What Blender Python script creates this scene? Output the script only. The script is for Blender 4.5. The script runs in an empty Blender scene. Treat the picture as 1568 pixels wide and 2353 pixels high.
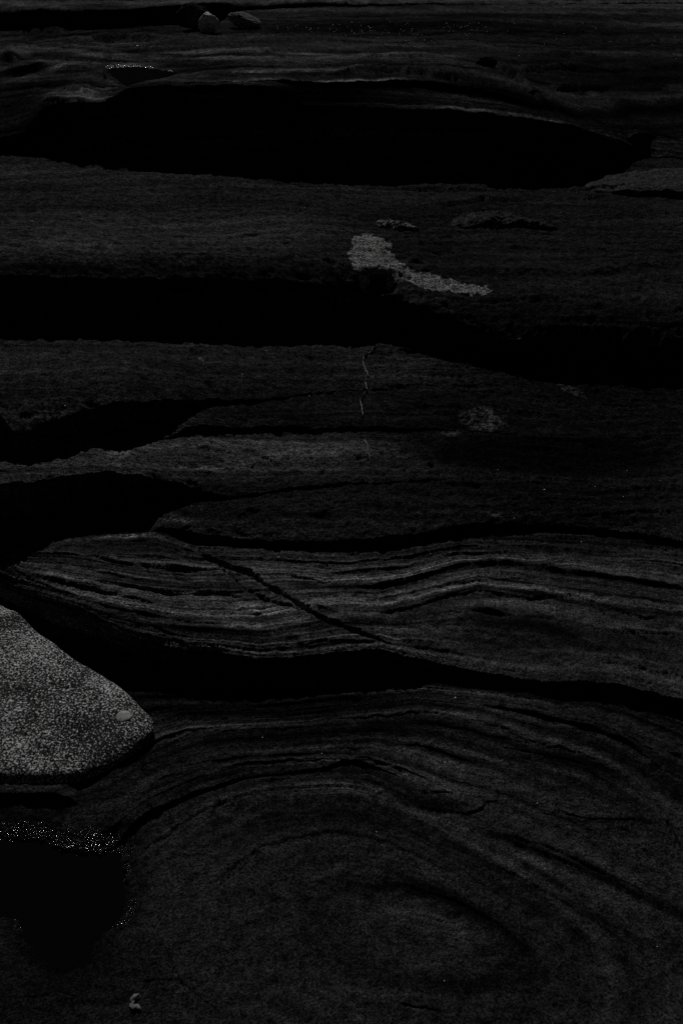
import bpy, math, random
import numpy as np
from mathutils import Vector, Matrix

# ------------------------------------------------------------------ camera, world, sun, exposure
sc = bpy.context.scene
H = 1.6                                   # eye height above the foreground rock
PITCH = math.radians(31.5)                # camera looks down
VFOV = math.radians(55.0)
PW, PH = 1568.0, 2352.0                   # picture units used for laying out the rock outcrops
SUN_EL = math.radians(38.0)
SUN_AZ = math.radians(-12.0)              # behind the ledges, a little to the left

cam_d = bpy.data.cameras.new('camera')
cam_d.sensor_fit = 'VERTICAL'
cam_d.angle = VFOV
cam_d.clip_start = 0.02
cam_d.clip_end = 3000
cam = bpy.data.objects.new('camera', cam_d)
sc.collection.objects.link(cam)
cam.location = (0, 0, H)
cam.rotation_euler = (math.pi / 2 - PITCH, 0, 0)
sc.camera = cam

world = bpy.data.worlds.new('World')
sc.world = world
world.use_nodes = True
wn = world.node_tree
wn.nodes.clear()
sky = wn.nodes.new('ShaderNodeTexSky')
sky.sky_type = 'NISHITA'
sky.sun_disc = False
sky.sun_elevation = SUN_EL
sky.sun_rotation = SUN_AZ                 # 0 = +Y, positive to +X
bw = wn.nodes.new('ShaderNodeRGBToBW')    # a black-and-white photograph
bg = wn.nodes.new('ShaderNodeBackground')
bg.inputs['Strength'].default_value = 0.006
wo = wn.nodes.new('ShaderNodeOutputWorld')
wn.links.new(sky.outputs[0], bw.inputs[0])
wn.links.new(bw.outputs[0], bg.inputs[0])
wn.links.new(bg.outputs[0], wo.inputs[0])

sun_d = bpy.data.lights.new('sun', 'SUN')
sun_d.energy = 3.0
sun_d.angle = math.radians(0.5)
sun_d.color = (1.0, 0.995, 0.985)
sun = bpy.data.objects.new('sun', sun_d)
sc.collection.objects.link(sun)
sdir = Vector((math.sin(SUN_AZ) * math.cos(SUN_EL), math.cos(SUN_AZ) * math.cos(SUN_EL), math.sin(SUN_EL)))
sun.rotation_euler = sdir.to_track_quat('Z', 'Y').to_euler()
sun.location = sdir * 30

sc.view_settings.view_transform = 'Standard'
sc.view_settings.look = 'None'
sc.view_settings.gamma = 1.0
sc.view_settings.use_curve_mapping = False
sc.view_settings.exposure = -1.1
sc.cycles.use_denoising = False
sc.cycles.max_bounces = 4

# ------------------------------------------------------------------ picture <-> place
FPX = (PH / 2) / math.tan(VFOV / 2)
cP, sP = math.cos(PITCH), math.sin(PITCH)

def pix_dir(X, Y):
    a = (np.asarray(X, float) - PW / 2) / FPX
    b = (PH / 2 - np.asarray(Y, float)) / FPX
    return a, cP + b * sP, -sP + b * cP        # right, forward, up

def to_polar(X, Y):
    x, y, z = pix_dir(X, Y)
    return np.arctan2(x, y), -z / np.hypot(x, y)   # azimuth, drop per metre

def project(x, y, z):
    zz = z - H
    d = y * cP - zz * sP
    u = y * sP + zz * cP
    d = np.where(d < 0.05, 0.05, d)
    return PW / 2 + FPX * x / d, PH / 2 - FPX * u / d, d

# ------------------------------------------------------------------ noise
def hash2(ix, iy, seed):
    h = (ix.astype(np.int64) * 374761393 + iy.astype(np.int64) * 668265263 + seed * 974634777) & 0xFFFFFFFF
    h = ((h ^ (h >> 13)) * 1274126177) & 0xFFFFFFFF
    h = ((h ^ (h >> 15)) * 2246822519) & 0xFFFFFFFF
    return (h ^ (h >> 16))

def perlin(x, y, seed=0):
    x = np.asarray(x, float); y = np.asarray(y, float)
    x, y = np.broadcast_arrays(x, y)
    ix = np.floor(x); iy = np.floor(y)
    fx = (x - ix).astype(np.float32); fy = (y - iy).astype(np.float32)
    ix = ix.astype(np.int64); iy = iy.astype(np.int64)
    def g(dx, dy):
        a = (hash2(ix + dx, iy + dy, seed) & 1023).astype(np.float32) * (2 * math.pi / 1024)
        return np.cos(a) * (fx - dx) + np.sin(a) * (fy - dy)
    u = fx * fx * fx * (fx * (fx * 6 - 15) + 10)
    v = fy * fy * fy * (fy * (fy * 6 - 15) + 10)
    n0 = g(0, 0) * (1 - u) + g(1, 0) * u
    n1 = g(0, 1) * (1 - u) + g(1, 1) * u
    return (n0 * (1 - v) + n1 * v) * 1.5          # about -1..1

def fbm(x, y, seed=0, octs=4, gain=0.5):
    s = 0; a = 1.0; f = 1.0
    for i in range(octs):
        s = s + a * perlin(x * f + 17.3 * i, y * f - 9.1 * i, seed + i * 13)
        a *= gain; f *= 2.0
    return s

def sstep(a, b, x):
    t = np.clip((x - a) / (b - a), 0, 1)
    return t * t * (3 - 2 * t)

# ------------------------------------------------------------------ the layout of the ledges (picture units, near to far)
def curve(pts):
    p = np.array(pts, float)
    return lambda X: np.interp(X, p[:, 0], p[:, 1])

LEDGES = []      # name, lip points, foot-of-shadow points, slope behind the lip, smoothing reach behind the lip
def ledge(key, lip, foot, slope, reach=0.25, jag=2.5, hr=((0, 0.006),), dr=0.03):
    LEDGES.append(dict(key=key, lip=lip, foot=foot, m=slope, reach=reach, jag=jag, hr=hr, dr=dr))

ledge('seam',
      [(-400, 1960), (225, 1952), (262, 1926), (300, 1893), (340, 1863), (400, 1837), (450, 1816), (560, 1783), (660, 1771), (740, 1763), (790, 1742), (830, 1744), (870, 1766), (930, 1790), (1050, 1850), (1568, 1980), (1900, 2080)],
      [(-400, 1960), (225, 1952), (270, 1948), (300, 1920), (340, 1889), (400, 1854), (450, 1831), (560, 1793), (660, 1779), (740, 1772), (790, 1761), (830, 1764), (870, 1771), (930, 1790), (1050, 1850), (1568, 1980), (1900, 2080)], 0.0, 0.15, 2.0, ((0, 0.004),), 0.02)
ledge('bank',
      [(-400, 1822), (0, 1823), (60, 1825), (120, 1823), (165, 1836), (180, 1850), (230, 1845), (300, 1825), (400, 1780), (560, 1740), (740, 1725), (900, 1745), (1050, 1800), (1568, 1930), (1900, 2030)],
      [(-400, 1852), (0, 1853), (60, 1851), (120, 1851), (165, 1860), (180, 1850), (230, 1845), (300, 1825), (400, 1780), (560, 1740), (740, 1725), (900, 1745), (1050, 1800), (1568, 1930), (1900, 2030)], -0.02, 0.15, 2.0, ((0, 0.005),(170, 0.005),(200,0)), 0.03)
ledge('fold',
      [(-400, 1180), (-100, 1290), (0, 1352), (75, 1392), (190, 1425), (300, 1465), (440, 1494), (590, 1508), (700, 1500), (800, 1491), (880, 1490), (920, 1502), (1000, 1520), (1130, 1552), (1250, 1568), (1400, 1573), (1568, 1606), (1900, 1690)],
      [(-400, 1300), (-100, 1360), (0, 1398), (75, 1450), (130, 1490), (190, 1530), (300, 1590), (440, 1604), (590, 1606), (700, 1602), (800, 1594), (880, 1582), (920, 1585), (1000, 1572), (1130, 1590), (1250, 1612), (1400, 1625), (1568, 1662), (1900, 1750)], -0.02, 0.2, 3.6, ((0, 0.05), (300, 0.04), (500, 0.025), (900, 0.012), (1568, 0.014)), 0.06)
ledge('nose',
      [(-400, 1270), (0, 1268), (30, 1285), (70, 1283), (100, 1268), (140, 1241), (220, 1227), (345, 1227), (362, 1208), (450, 1226), (600, 1240), (800, 1240), (900, 1232), (1000, 1217), (1100, 1206), (1250, 1203), (1400, 1215), (1568, 1243), (1900, 1290)],
      [(-400, 1271), (0, 1269), (30, 1286), (70, 1284), (100, 1269), (140, 1242), (220, 1228), (345, 1228), (372, 1226), (450, 1255), (600, 1264), (800, 1267), (900, 1264), (1000, 1252), (1100, 1238), (1250, 1224), (1400, 1238), (1568, 1266), (1900, 1310)], 0.02, 0.12, 3.6, ((300, 0), (380, 0.02), (1568, 0.02)), 0.06)
ledge('tongue',
      [(-400, 1130), (0, 1111), (75, 1107), (150, 1095), (235, 1083), (300, 1083), (375, 1099), (430, 1113), (480, 1134), (520, 1144), (590, 1138), (640, 1125), (780, 1113), (900, 1109), (1050, 1106), (1568, 1120), (1900, 1150)],
      [(-400, 1269), (0, 1267), (30, 1284), (70, 1282), (100, 1267), (140, 1240), (220, 1226), (345, 1226), (360, 1196), (400, 1174), (450, 1161), (480, 1155), (520, 1153), (590, 1146), (640, 1133), (780, 1120), (900, 1113), (1050, 1106), (1568, 1120), (1900, 1150)], -0.03, 0.12, 3.6, ((0, 0.02), (420, 0.03), (700, 0.006), (1000, 0)), 0.07)
ledge('sill',
      [(-400, 1042), (0, 1051), (45, 1066), (75, 1066), (110, 1053), (165, 1041), (200, 1026), (300, 1018), (350, 1008), (390, 1000), (420, 984), (480, 979), (600, 981), (700, 983), (950, 986), (1050, 990), (1568, 1010), (1900, 1030)],
      [(-400, 1043), (0, 1052), (45, 1067), (75, 1067), (110, 1054), (165, 1042), (200, 1027), (300, 1019), (350, 1009), (390, 1006), (420, 1005), (480, 1003), (600, 998), (700, 996), (950, 996), (1050, 990), (1568, 1010), (1900, 1030)], -0.02, 0.12, 3.6, ((380, 0), (430, 0.008), (950, 0.006), (1050, 0)), 0.05)
ledge('brow',
      [(-400, 940), (-60, 935), (0, 955), (15, 972), (30, 995), (55, 1000), (90, 982), (150, 964), (200, 946), (275, 936), (350, 930), (450, 925), (550, 921), (640, 915), (690, 902), (800, 896), (1000, 893), (1568, 950), (1900, 970)],
      [(-400, 1041), (0, 1050), (45, 1065), (75, 1065), (110, 1052), (165, 1040), (200, 1025), (300, 1017), (350, 1007), (390, 990), (420, 972), (450, 950), (480, 939), (550, 929), (640, 921), (690, 907), (800, 899), (1000, 893), (1568, 950), (1900, 970)], -0.02, 0.2, 3.6, ((0, 0.04), (400, 0.03), (700, 0.008), (1000, 0)), 0.09)
ledge('bench',
      [(-400, 640), (0, 633), (150, 640), (300, 646), (500, 645), (700, 648), (784, 657), (850, 668), (900, 684), (1000, 722), (1150, 772), (1300, 800), (1568, 822), (1900, 840)],
      [(-400, 786), (0, 782), (100, 778), (250, 780), (450, 783), (600, 790), (784, 792), (860, 794), (920, 805), (1000, 832), (1080, 850), (1135, 862), (1250, 880), (1400, 885), (1568, 890), (1900, 900)], -0.05, 0.35, 3.0, ((0, 0.06), (700, 0.07), (950, 0.10), (1300, 0.17), (1568, 0.17)), 0.15)
ledge('cave',
      [(-400, 325), (0, 322), (50, 310), (80, 280), (100, 246), (120, 240), (150, 238), (235, 237), (265, 215), (300, 199), (340, 196), (500, 193), (620, 195), (670, 215), (700, 243), (784, 247), (900, 249), (970, 253), (1050, 255), (1150, 264), (1250, 278), (1330, 292), (1400, 322), (1450, 346), (1490, 358), (1568, 362), (1900, 365)],
      [(-400, 345), (0, 353), (100, 363), (200, 384), (400, 399), (560, 411), (784, 419), (1000, 427), (1100, 434), (1200, 431), (1320, 430), (1345, 424), (1400, 398), (1450, 372), (1490, 360), (1568, 363), (1900, 366)], -0.03, 0.5, 1.6, ((0, 0.16), (70, 0.12), (120, 0.03), (600, 0.025), (700, 0.03), (1200, 0.03), (1400, 0.02), (1480, 0)), 0.12)
ledge('dome',
      [(-400, 240), (0, 244), (60, 240), (150, 205), (240, 200), (300, 189), (500, 187), (620, 187), (784, 188), (900, 186), (980, 190), (1050, 198), (1100, 206), (1180, 224), (1240, 241), (1265, 249), (1330, 265), (1450, 300), (1568, 320), (1900, 330)],
      [(-400, 240), (0, 244), (60, 240), (150, 205), (240, 200), (300, 189), (500, 187), (620, 187), (680, 198), (784, 204), (900, 203), (980, 208), (1050, 215), (1100, 222), (1180, 238), (1240, 250), (1265, 250), (1330, 265), (1450, 300), (1568, 320), (1900, 330)], -0.03, 0.5, 1.6, ((0, 0), (600, 0.0), (720, 0.012), (1200, 0.012), (1270, 0)), 0.12)
ledge('ridge',
      [(-400, 30), (0, 29), (90, 27), (180, 27), (300, 21), (420, 13), (480, 9), (520, 9), (560, 18), (700, 12), (784, 11), (1000, 10), (1100, 10), (1568, 8), (1900, 6)],
      [(-400, 66), (0, 70), (50, 75), (180, 70), (300, 68), (420, 62), (500, 56), (530, 33), (560, 25), (700, 17), (784, 15), (1000, 11), (1100, 10), (1568, 8), (1900, 6)], -0.02, 0.8, 1.0, ((0, 0.03), (600, 0.02), (1100, 0)), 0.2)

# ------------------------------------------------------------------ the profile of the outcrop, azimuth by azimuth
COLSTEP = 3.3
Xc = np.concatenate([np.linspace(-2200, -420, 60, endpoint=False), np.arange(-420, 1990, COLSTEP), np.linspace(1992, 3770, 60)])
phi = np.arctan2((Xc - PW / 2) / FPX, cP)            # one column per azimuth
NC = len(phi)

def polar_curve(pts, jag=0.0, seed=0):
    Xs = np.arange(-900, 2600, 1.5)
    p = np.array(pts, float)
    Ys = np.interp(Xs, p[:, 0], p[:, 1])
    k = np.exp(-0.5 * (np.arange(-12, 13) * 1.5 / 7.0) ** 2); k /= k.sum()
    Ys = np.convolve(np.pad(Ys, 12, mode='edge'), k, mode='valid')
    if jag:
        Ys = Ys + jag * (1.2 * fbm(Xs / 60.0, 0 * Xs + 3.7, seed, 3) + 0.8 * perlin(Xs / 7.0, 0 * Xs + 8.1, seed + 5))
    a, t = to_polar(Xs, Ys)
    return np.interp(phi, a, t)

TE = math.tan(SUN_EL)
SP = 2.15                                            # row spacing in picture units
def gsm(v, sig):
    n = int(sig * 3); k = np.exp(-0.5 * (np.arange(-n, n + 1) / sig) ** 2); k /= k.sum()
    return np.convolve(np.pad(v, n, mode='edge'), k, mode='valid')

class Surf:                                          # z = m r + cs + dc exp(-(r-r0)/reach)
    def __init__(s, m, c, r0, reach, cs, hr=0.0, dr=0.05):
        s.m, s.c, s.r0, s.reach, s.cs, s.hr, s.dr = m, c, r0, reach, cs, hr, dr
    def z(s, r):
        d = np.maximum(r - s.r0, 0)
        return s.m * r + s.cs + (s.c - s.cs) * np.exp(-d / s.reach) + s.hr * (1 - np.exp(-d / s.dr))
    def hit(s, tau):
        r = s.r0 + 0.3
        for _ in range(60):
            r = 0.5 * r + 0.5 * (H - s.z(r)) / tau
            r = np.maximum(r, s.r0 * 0.9)
        return r

segs = []                                            # (kind, key, r(rows,NC), z(rows,NC))
cur = Surf(0.0, np.zeros(NC), np.full(NC, 0.5), 1.0, np.zeros(NC))
r_start = np.full(NC, 0.5)
prev_key = 'pavement'
for i, L in enumerate(LEDGES):
    tl = polar_curve(L['lip'], L['jag'], 50 + i)
    tf = polar_curve(L['foot'], 0.0, 0)
    tf = np.maximum(tf, tl)
    rS = cur.hit(tf); zS = cur.z(rS)
    rP = (H - zS + rS * TE) / (tl + TE)
    rP = np.maximum(rP, rS + 0.002)
    zP = H - rP * tl
    hgt = zP - cur.z(rP)
    under = 0.18 * np.clip(hgt, 0, 0.5) + 0.002
    rB = rP + under
    zB = cur.z(rB) - 0.004 * sstep(0.001, 0.01, hgt)
    segs.append(['top', prev_key, r_start, rB, cur])
    segs.append(['face', L['key'], rB, zB, rP, zP])
    c = zP - L['m'] * rP
    cs = gsm(c, 45)
    print('LEDGE', L['key'], 'h %.3f..%.3f' % (hgt[60:-60].min(), hgt[60:-60].max()), 'r %.2f..%.2f' % (rP[60:-60].min(), rP[60:-60].max()), 'z %.2f..%.2f' % (zP[60:-60].min(), zP[60:-60].max()))
    cur = Surf(L['m'], c, rP, L['reach'], cs, curve(L['hr'])(Xc), L['dr'])
    r_start = rP
    prev_key = L['key']
segs.append(['top', prev_key, r_start, np.full(NC, 90.0), cur])

# sample rows
Rrows, Zrows, Krows, Krow_t = [], [], [], []
for s in segs:
    if s[0] == 'top':
        _, key, ra, rb, sf = s
        Ya = project(0 * ra, ra, sf.z(ra))[1]; Yb = project(0 * rb, rb, sf.z(rb))[1]
        mid = slice(60, -60)
        span = np.clip(Ya, -60, 2420) - np.clip(Yb, -60, 2420)
        n = int(max(6, np.percentile(span[mid], 97) / SP))
        if key == 'ridge': n = 40
        t = np.linspace(0, 1, n)[:, None]
        if key == 'pavement':
            ra = np.full(NC, 0.9)
            base = np.linspace(0.35, 0.9, 14, endpoint=False)[:, None] + 0 * ra[None]
            inv = (1 / ra) * (1 - t) + (1 / rb) * t
            r = np.concatenate([base, 1 / inv]); z = sf.z(r)
        else:
            inv = (1 / ra) * (1 - t) + (1 / rb) * t
            r = 1 / inv; z = sf.z(r)
        kind = 0
    else:
        _, key, rB, zB, rP, zP = s
        Ya = project(0 * rB, rB, zB)[1]; Yb = project(0 * rP, rP, zP)[1]
        n = int(max(4, min(46, np.percentile((Ya - Yb)[60:-60], 95) / (SP * 1.5))))
        t = np.linspace(0, 1, n + 2)[1:-1][:, None]
        bul = (t ** 2)
        r = rB + (rP - rB) * bul; z = zB + (zP - zB) * t
        kind = 1
    Rrows.append(r); Zrows.append(z); Krows += [(key, kind)] * len(r)
R = np.concatenate(Rrows); Z = np.concatenate(Zrows)
NR = len(R)
keys = [k for k, _ in Krows]; isface = np.array([f for _, f in Krows], bool)
print('GRID', NR, NC, NR * NC)
GX = R * np.sin(phi); GY = R * np.cos(phi)
PX, PY, PD = project(GX, GY, Z)
MPP = PD / FPX                                       # metres per picture unit

# ------------------------------------------------------------------ strata coordinates
def guides(X, Y, gs):
    ys = np.stack([curve(g)(X) for g in gs])
    for i in range(1, len(gs)):
        ys[i] = np.maximum(ys[i], ys[i - 1] + 4)
    q = (Y - ys[0]) / 60.0
    q = np.minimum(q, 0)
    for i in range(len(gs) - 1):
        q = q + np.clip((Y - ys[i]) / (ys[i + 1] - ys[i]), 0, 1)
    return q + np.maximum(Y - ys[-1], 0) / 90.0

G_FOLD = [
    [(-300, 1262), (0, 1262), (140, 1240), (350, 1228), (450, 1262), (800, 1268), (1100, 1240), (1568, 1265), (1900, 1300)],
    [(-300, 1250), (0, 1275), (165, 1275), (280, 1297), (425, 1312), (500, 1312), (784, 1312), (925, 1305), (1050, 1275), (1200, 1270), (1568, 1302), (1900, 1350)],
    [(-300, 1240), (0, 1292), (60, 1312), (170, 1335), (350, 1357), (525, 1365), (650, 1352), (784, 1342), (860, 1347), (990, 1317), (1120, 1297), (1330, 1320), (1568, 1357), (1900, 1420)],
    [(-300, 1240), (0, 1325), (40, 1345), (165, 1385), (280, 1412), (425, 1428), (600, 1432), (784, 1397), (900, 1395), (1000, 1375), (1100, 1357), (1250, 1377), (1400, 1417), (1568, 1427), (1900, 1500)],
    [(-300, 1250), (0, 1352), (75, 1392), (190, 1425), (300, 1465), (440, 1494), (590, 1508), (880, 1490), (1000, 1520), (1130, 1552), (1250, 1568), (1400, 1573), (1568, 1606), (1900, 1700)]]
G_PAVE = [
    [(-300, 1600), (300, 1610), (600, 1600), (960, 1575), (1130, 1590), (1250, 1615), (1400, 1640), (1568, 1700), (1900, 1850)],
    [(-300, 1800), (100, 1795), (250, 1760), (350, 1700), (430, 1672), (600, 1660), (830, 1642), (960, 1632), (1100, 1650), (1200, 1690), (1350, 1740), (1450, 1800), (1568, 1880), (1900, 2050)],
    [(-300, 2000), (100, 2000), (260, 1935), (340, 1870), (450, 1822), (560, 1787), (740, 1768), (850, 1775), (950, 1820), (1050, 1865), (1200, 1915), (1400, 2010), (1568, 2110), (1900, 2300)],
    [(-300, 2300), (200, 2200), (350, 2000), (480, 1900), (620, 1850), (800, 1845), (950, 1890), (1100, 1980), (1300, 2110), (1568, 2270), (1900, 2450)],
    [(-300, 2500), (300, 2350), (450, 2100), (600, 1980), (760, 1930), (900, 1960), (1050, 2030), (1250, 2150), (1568, 2350), (1900, 2560)]]
G_FAR = [
    [(-300, 0), (1900, 0)],
    [(-300, 60), (0, 62), (600, 55), (1100, 50), (1568, 60), (1900, 66)],
    [(-300, 120), (0, 118), (130, 112), (260, 130), (600, 118), (900, 118), (1080, 112), (1300, 130), (1568, 120), (1900, 120)],
    [(-300, 185), (0, 180), (120, 175), (200, 168), (300, 195), (784, 186), (900, 184), (1050, 196), (1180, 225), (1250, 250), (1330, 285), (1568, 260), (1900, 260)],
    [(-300, 262), (0, 262), (90, 240), (235, 237), (300, 210), (784, 246), (1050, 253), (1150, 262), (1330, 292), (1450, 345), (1568, 362), (1900, 366)]]
kk = np.array(keys)
inpave = np.isin(kk, ['pavement', 'seam', 'bank']); infold = kk == 'fold'; infar = np.isin(kk, ['cave', 'dome', 'ridge'])
Q = np.zeros((NR, NC))
for mask, g in ((inpave, G_PAVE), (infold, G_FOLD), (infar, G_FAR)):
    Q[mask] = guides(PX[mask], PY[mask], g)
inmid = ~(inpave | infold | infar)
Q[inmid] = PY[inmid] / 60.0 + 0.25 * perlin(PX[inmid] / 420, PY[inmid] / 160, 77)

# arc length along the outcrop for un-stretched noise
dl = np.hypot(np.diff(R, axis=0), np.diff(Z, axis=0))
S = np.concatenate([np.zeros((1, NC)), np.cumsum(np.minimum(dl, 0.6), axis=0)])
S = S - S.mean(axis=1, keepdims=True) + S.mean(axis=1, keepdims=True)
S = gsm(S.mean(axis=1), 3)[:, None] + 0 * S
S = np.where(isface[:, None], S, GY)
warp = fbm(GX * 1.3, S * 1.3, 9, 3)

# ------------------------------------------------------------------ relief
def blob(cx, cy, rx, ry, rot=0.0, soft=0.5):
    c, s = math.cos(math.radians(rot)), math.sin(math.radians(rot))
    dx, dy = PX - cx, PY - cy
    u = (dx * c + dy * s) / rx; v = (-dx * s + dy * c) / ry
    return 1 - sstep(1 - soft, 1 + soft, np.sqrt(u * u + v * v))

def poly_sd(pts, pad=140, ys=1.0):                            # signed distance to an outline in picture units, negative inside
    p = np.array(pts, float)
    out = np.full(PX.shape, 999.0)
    m = (PX > p[:, 0].min() - pad) & (PX < p[:, 0].max() + pad) & (PY > p[:, 1].min() - pad) & (PY < p[:, 1].max() + pad)
    x, y = PX[m], PY[m] * ys
    p = p * np.array([1, ys])
    d = np.full(x.shape, 1e9); ins = np.zeros(x.shape, bool)
    for a, b in zip(p, np.roll(p, -1, axis=0)):
        e = b - a
        t = np.clip(((x - a[0]) * e[0] + (y - a[1]) * e[1]) / (e @ e + 1e-9), 0, 1)
        d = np.minimum(d, np.hypot(x - a[0] - t * e[0], y - a[1] - t * e[1]))
        cr = ((a[1] > y) != (b[1] > y))
        with np.errstate(divide='ignore', invalid='ignore'):
            xi = a[0] + (y - a[1]) * (b[0] - a[0]) / (b[1] - a[1] if b[1] != a[1] else 1e-9)
        ins ^= cr & (x < xi)
    out[m] = np.where(ins, -d, d)
    return out

disp = np.zeros((NR, NC))
# broad undulation, then pits and grain down to what the mesh can carry
spacing = np.maximum(MPP * 2.4, 1e-4)
rough = np.ones((NR, NC))
rough = np.where(np.isin(kk, ['bench', 'brow', 'nose', 'tongue', 'sill'])[:, None], 1.25, 0.85)
for lam, amp in ((0.9, 0.012), (0.4, 0.007), (0.18, 0.0045), (0.08, 0.0028), (0.04, 0.0016), (0.02, 0.0009), (0.01, 0.0005)):
    w = sstep(1.6, 3.5, lam / spacing)
    if w.max() < 0.02:
        continue
    n = perlin(GX / lam, S / lam * 1.15, int(lam * 1000) + 3)
    pit = np.clip(n - 0.38, 0, 1)
    disp += w * amp * n * (rough if lam < 0.3 else 1)
    if lam < 0.1:
        disp -= w * rough * lam * 0.28 * pit
# weathering pits whose size grows with distance (the far rock is coarser)
PU = phi[None, :] + 0 * R; PV = np.log(np.maximum(R, 0.2))
for lam_px, amp, pits, seed in ((40, 0.05, 0.10, 300), (18, 0.10, 0.42, 301), (9, 0.13, 0.55, 302), (5.5, 0.13, 0.3, 303)):
    K = 2300.0 / lam_px
    n = perlin(PU * K * 0.8, PV * K, seed)
    far = sstep(1.8, 3.4, PD) * 0.75 + 0.25
    disp += MPP * lam_px * amp * n * rough * far
    disp -= MPP * lam_px * pits * np.clip(n - 0.34, 0, 1) * rough * far

# fine terraces that follow the strata
PSI = np.arctan2(H - Z, R)
KFAC = (np.cos(PSI) + np.sin(PSI) / TE) / (1 + 1.3 * sstep(4, 7.5, PD))
def terraces(mask2, freq, t_px, seed, wob=0.35):
    q = -(Q * freq + wob * warp + 0.12 * perlin(PX / 25, PY / 12, seed))
    fl = np.floor(q); p = q - fl
    hsh = (hash2(fl.astype(np.int64), 0 * fl.astype(np.int64), seed) & 1023) / 1023.0
    a = np.clip(hsh * 1.6 - 0.45, 0, 1) * sstep(-0.25, 0.35, perlin(PX / 210 + fl * 3.1, PY / 500 + fl * 1.7, seed + 1))
    return mask2 * a * (1 - p) * t_px * MPP / KFAC
mfold = infold[:, None] * (~isface)[:, None] * 1.0
mpave = inpave[:, None] * (~isface)[:, None] * sstep(2120, 1950, PY)
mfar = infar[:, None] * (~isface)[:, None] * 1.0
disp += terraces(mfold, 4.0, 10.0, 401) + terraces(mfold, 9.0, 5.0, 402) + terraces(mfold, 15.0, 3.0, 409)
disp += terraces(mpave, 4.0, 8.0, 403) + terraces(mpave, 9.0, 4.5, 404)
disp += 0.6 * terraces(mfar, 4.0, 6.0, 405) + 0.5 * terraces(mfar, 9.0, 4.0, 406)
mmid = inmid[:, None] * (~isface)[:, None] * sstep(600, 1000, PX)
disp += terraces(mmid, 2.2, 8.0, 407, 0.8) + terraces(mmid, 5.0, 5.0, 408, 0.8)

SEAMS = []
def z7(p): return [(x * .5, 1169.6 + y * .5) for x, y in p]
def z8(p): return [(784 + x * .5, 1169.6 + y * .5) for x, y in p]
def f1(p): return [(x * .5, 1559.5 + y * .5) for x, y in p]
def f2(p): return [(784 + x * .5, 1559.5 + y * .5) for x, y in p]
def f3(p): return [(x * .5, 1897.3 + y * .5) for x, y in p]
def f4(p): return [(784 + x * .5, 1897.3 + y * .5) for x, y in p]
def c1(p): return [(x * .5, y * .5) for x, y in p]
def c2(p): return [(784 + x * .5, y * .5) for x, y in p]
# (points, dark width, how far behind it the step relaxes)
SEAMS += [(z8(p), t, b) for p, t, b in [
    ([(0, 285), (150, 290), (280, 270), (420, 235), (520, 215), (700, 200), (880, 200), (1050, 215), (1200, 240)], 5, 24),
    ([(0, 345), (150, 355), (300, 335), (420, 295), (550, 265), (680, 255), (800, 262), (950, 285), (1100, 300), (1300, 335), (1568, 375), (1700, 395)], 12, 34),
    ([(0, 395), (200, 400), (350, 375), (500, 350), (650, 335), (800, 330), (1000, 350)], 5, 20),
    ([(0, 455), (180, 460), (300, 450), (400, 425), (500, 395), (640, 375), (720, 395), (800, 408), (950, 412), (1050, 400), (1130, 430), (1250, 470), (1390, 510), (1500, 495), (1600, 500)], 8, 26),
    ([(575, 458), (640, 468), (700, 475), (790, 492)], 11, 14),
    ([(830, 505), (950, 540), (1050, 580), (1150, 640), (1250, 690), (1400, 750), (1568, 830)], 5, 22),
    ([(1020, 480), (1150, 510), (1300, 560), (1450, 620), (1568, 660)], 5, 18),
    ([(430, 655), (500, 645), (540, 660)], 5, 12)]]
SEAMS += [(z7(p), t, b) for p, t, b in [
    ([(330, 210), (450, 225), (560, 255), (700, 270), (850, 285), (1000, 285)], 9, 22),
    ([(320, 255), (450, 290), (560, 315), (700, 330), (850, 345)], 6, 18),
    ([(75, 250), (120, 290), (200, 325), (330, 360), (450, 385), (540, 400), (700, 430), (800, 437)], 9, 24),
    ([(340, 300), (500, 345), (700, 375), (850, 390), (1050, 392), (1100, 410), (1230, 432)], 8, 22),
    ([(0, 330), (100, 390), (250, 440), (380, 480), (500, 530), (560, 545)], 9, 22),
    ([(380, 440), (560, 470), (700, 490), (850, 510), (950, 520), (1150, 540), (1200, 570)], 5, 20),
    ([(500, 520), (650, 540), (740, 550), (790, 580), (900, 600), (1000, 600), (1100, 600)], 6, 16),
    ([(620, 570), (780, 590), (900, 640), (1050, 645), (1180, 640)], 5, 14),
    ([(560, 215), (700, 225), (850, 235)], 9, 16),
    ([(0, 200), (40, 225), (80, 280), (160, 340), (280, 390), (400, 430)], 7, 18),
    ([(1250, 640), (1350, 620), (1500, 600), (1650, 605), (1780, 615)], 6, 14),
    ([(1180, 300), (1350, 310), (1568, 340)], 6, 16),
    ([(1250, 430), (1400, 440), (1568, 455)], 6, 14)]]
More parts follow.
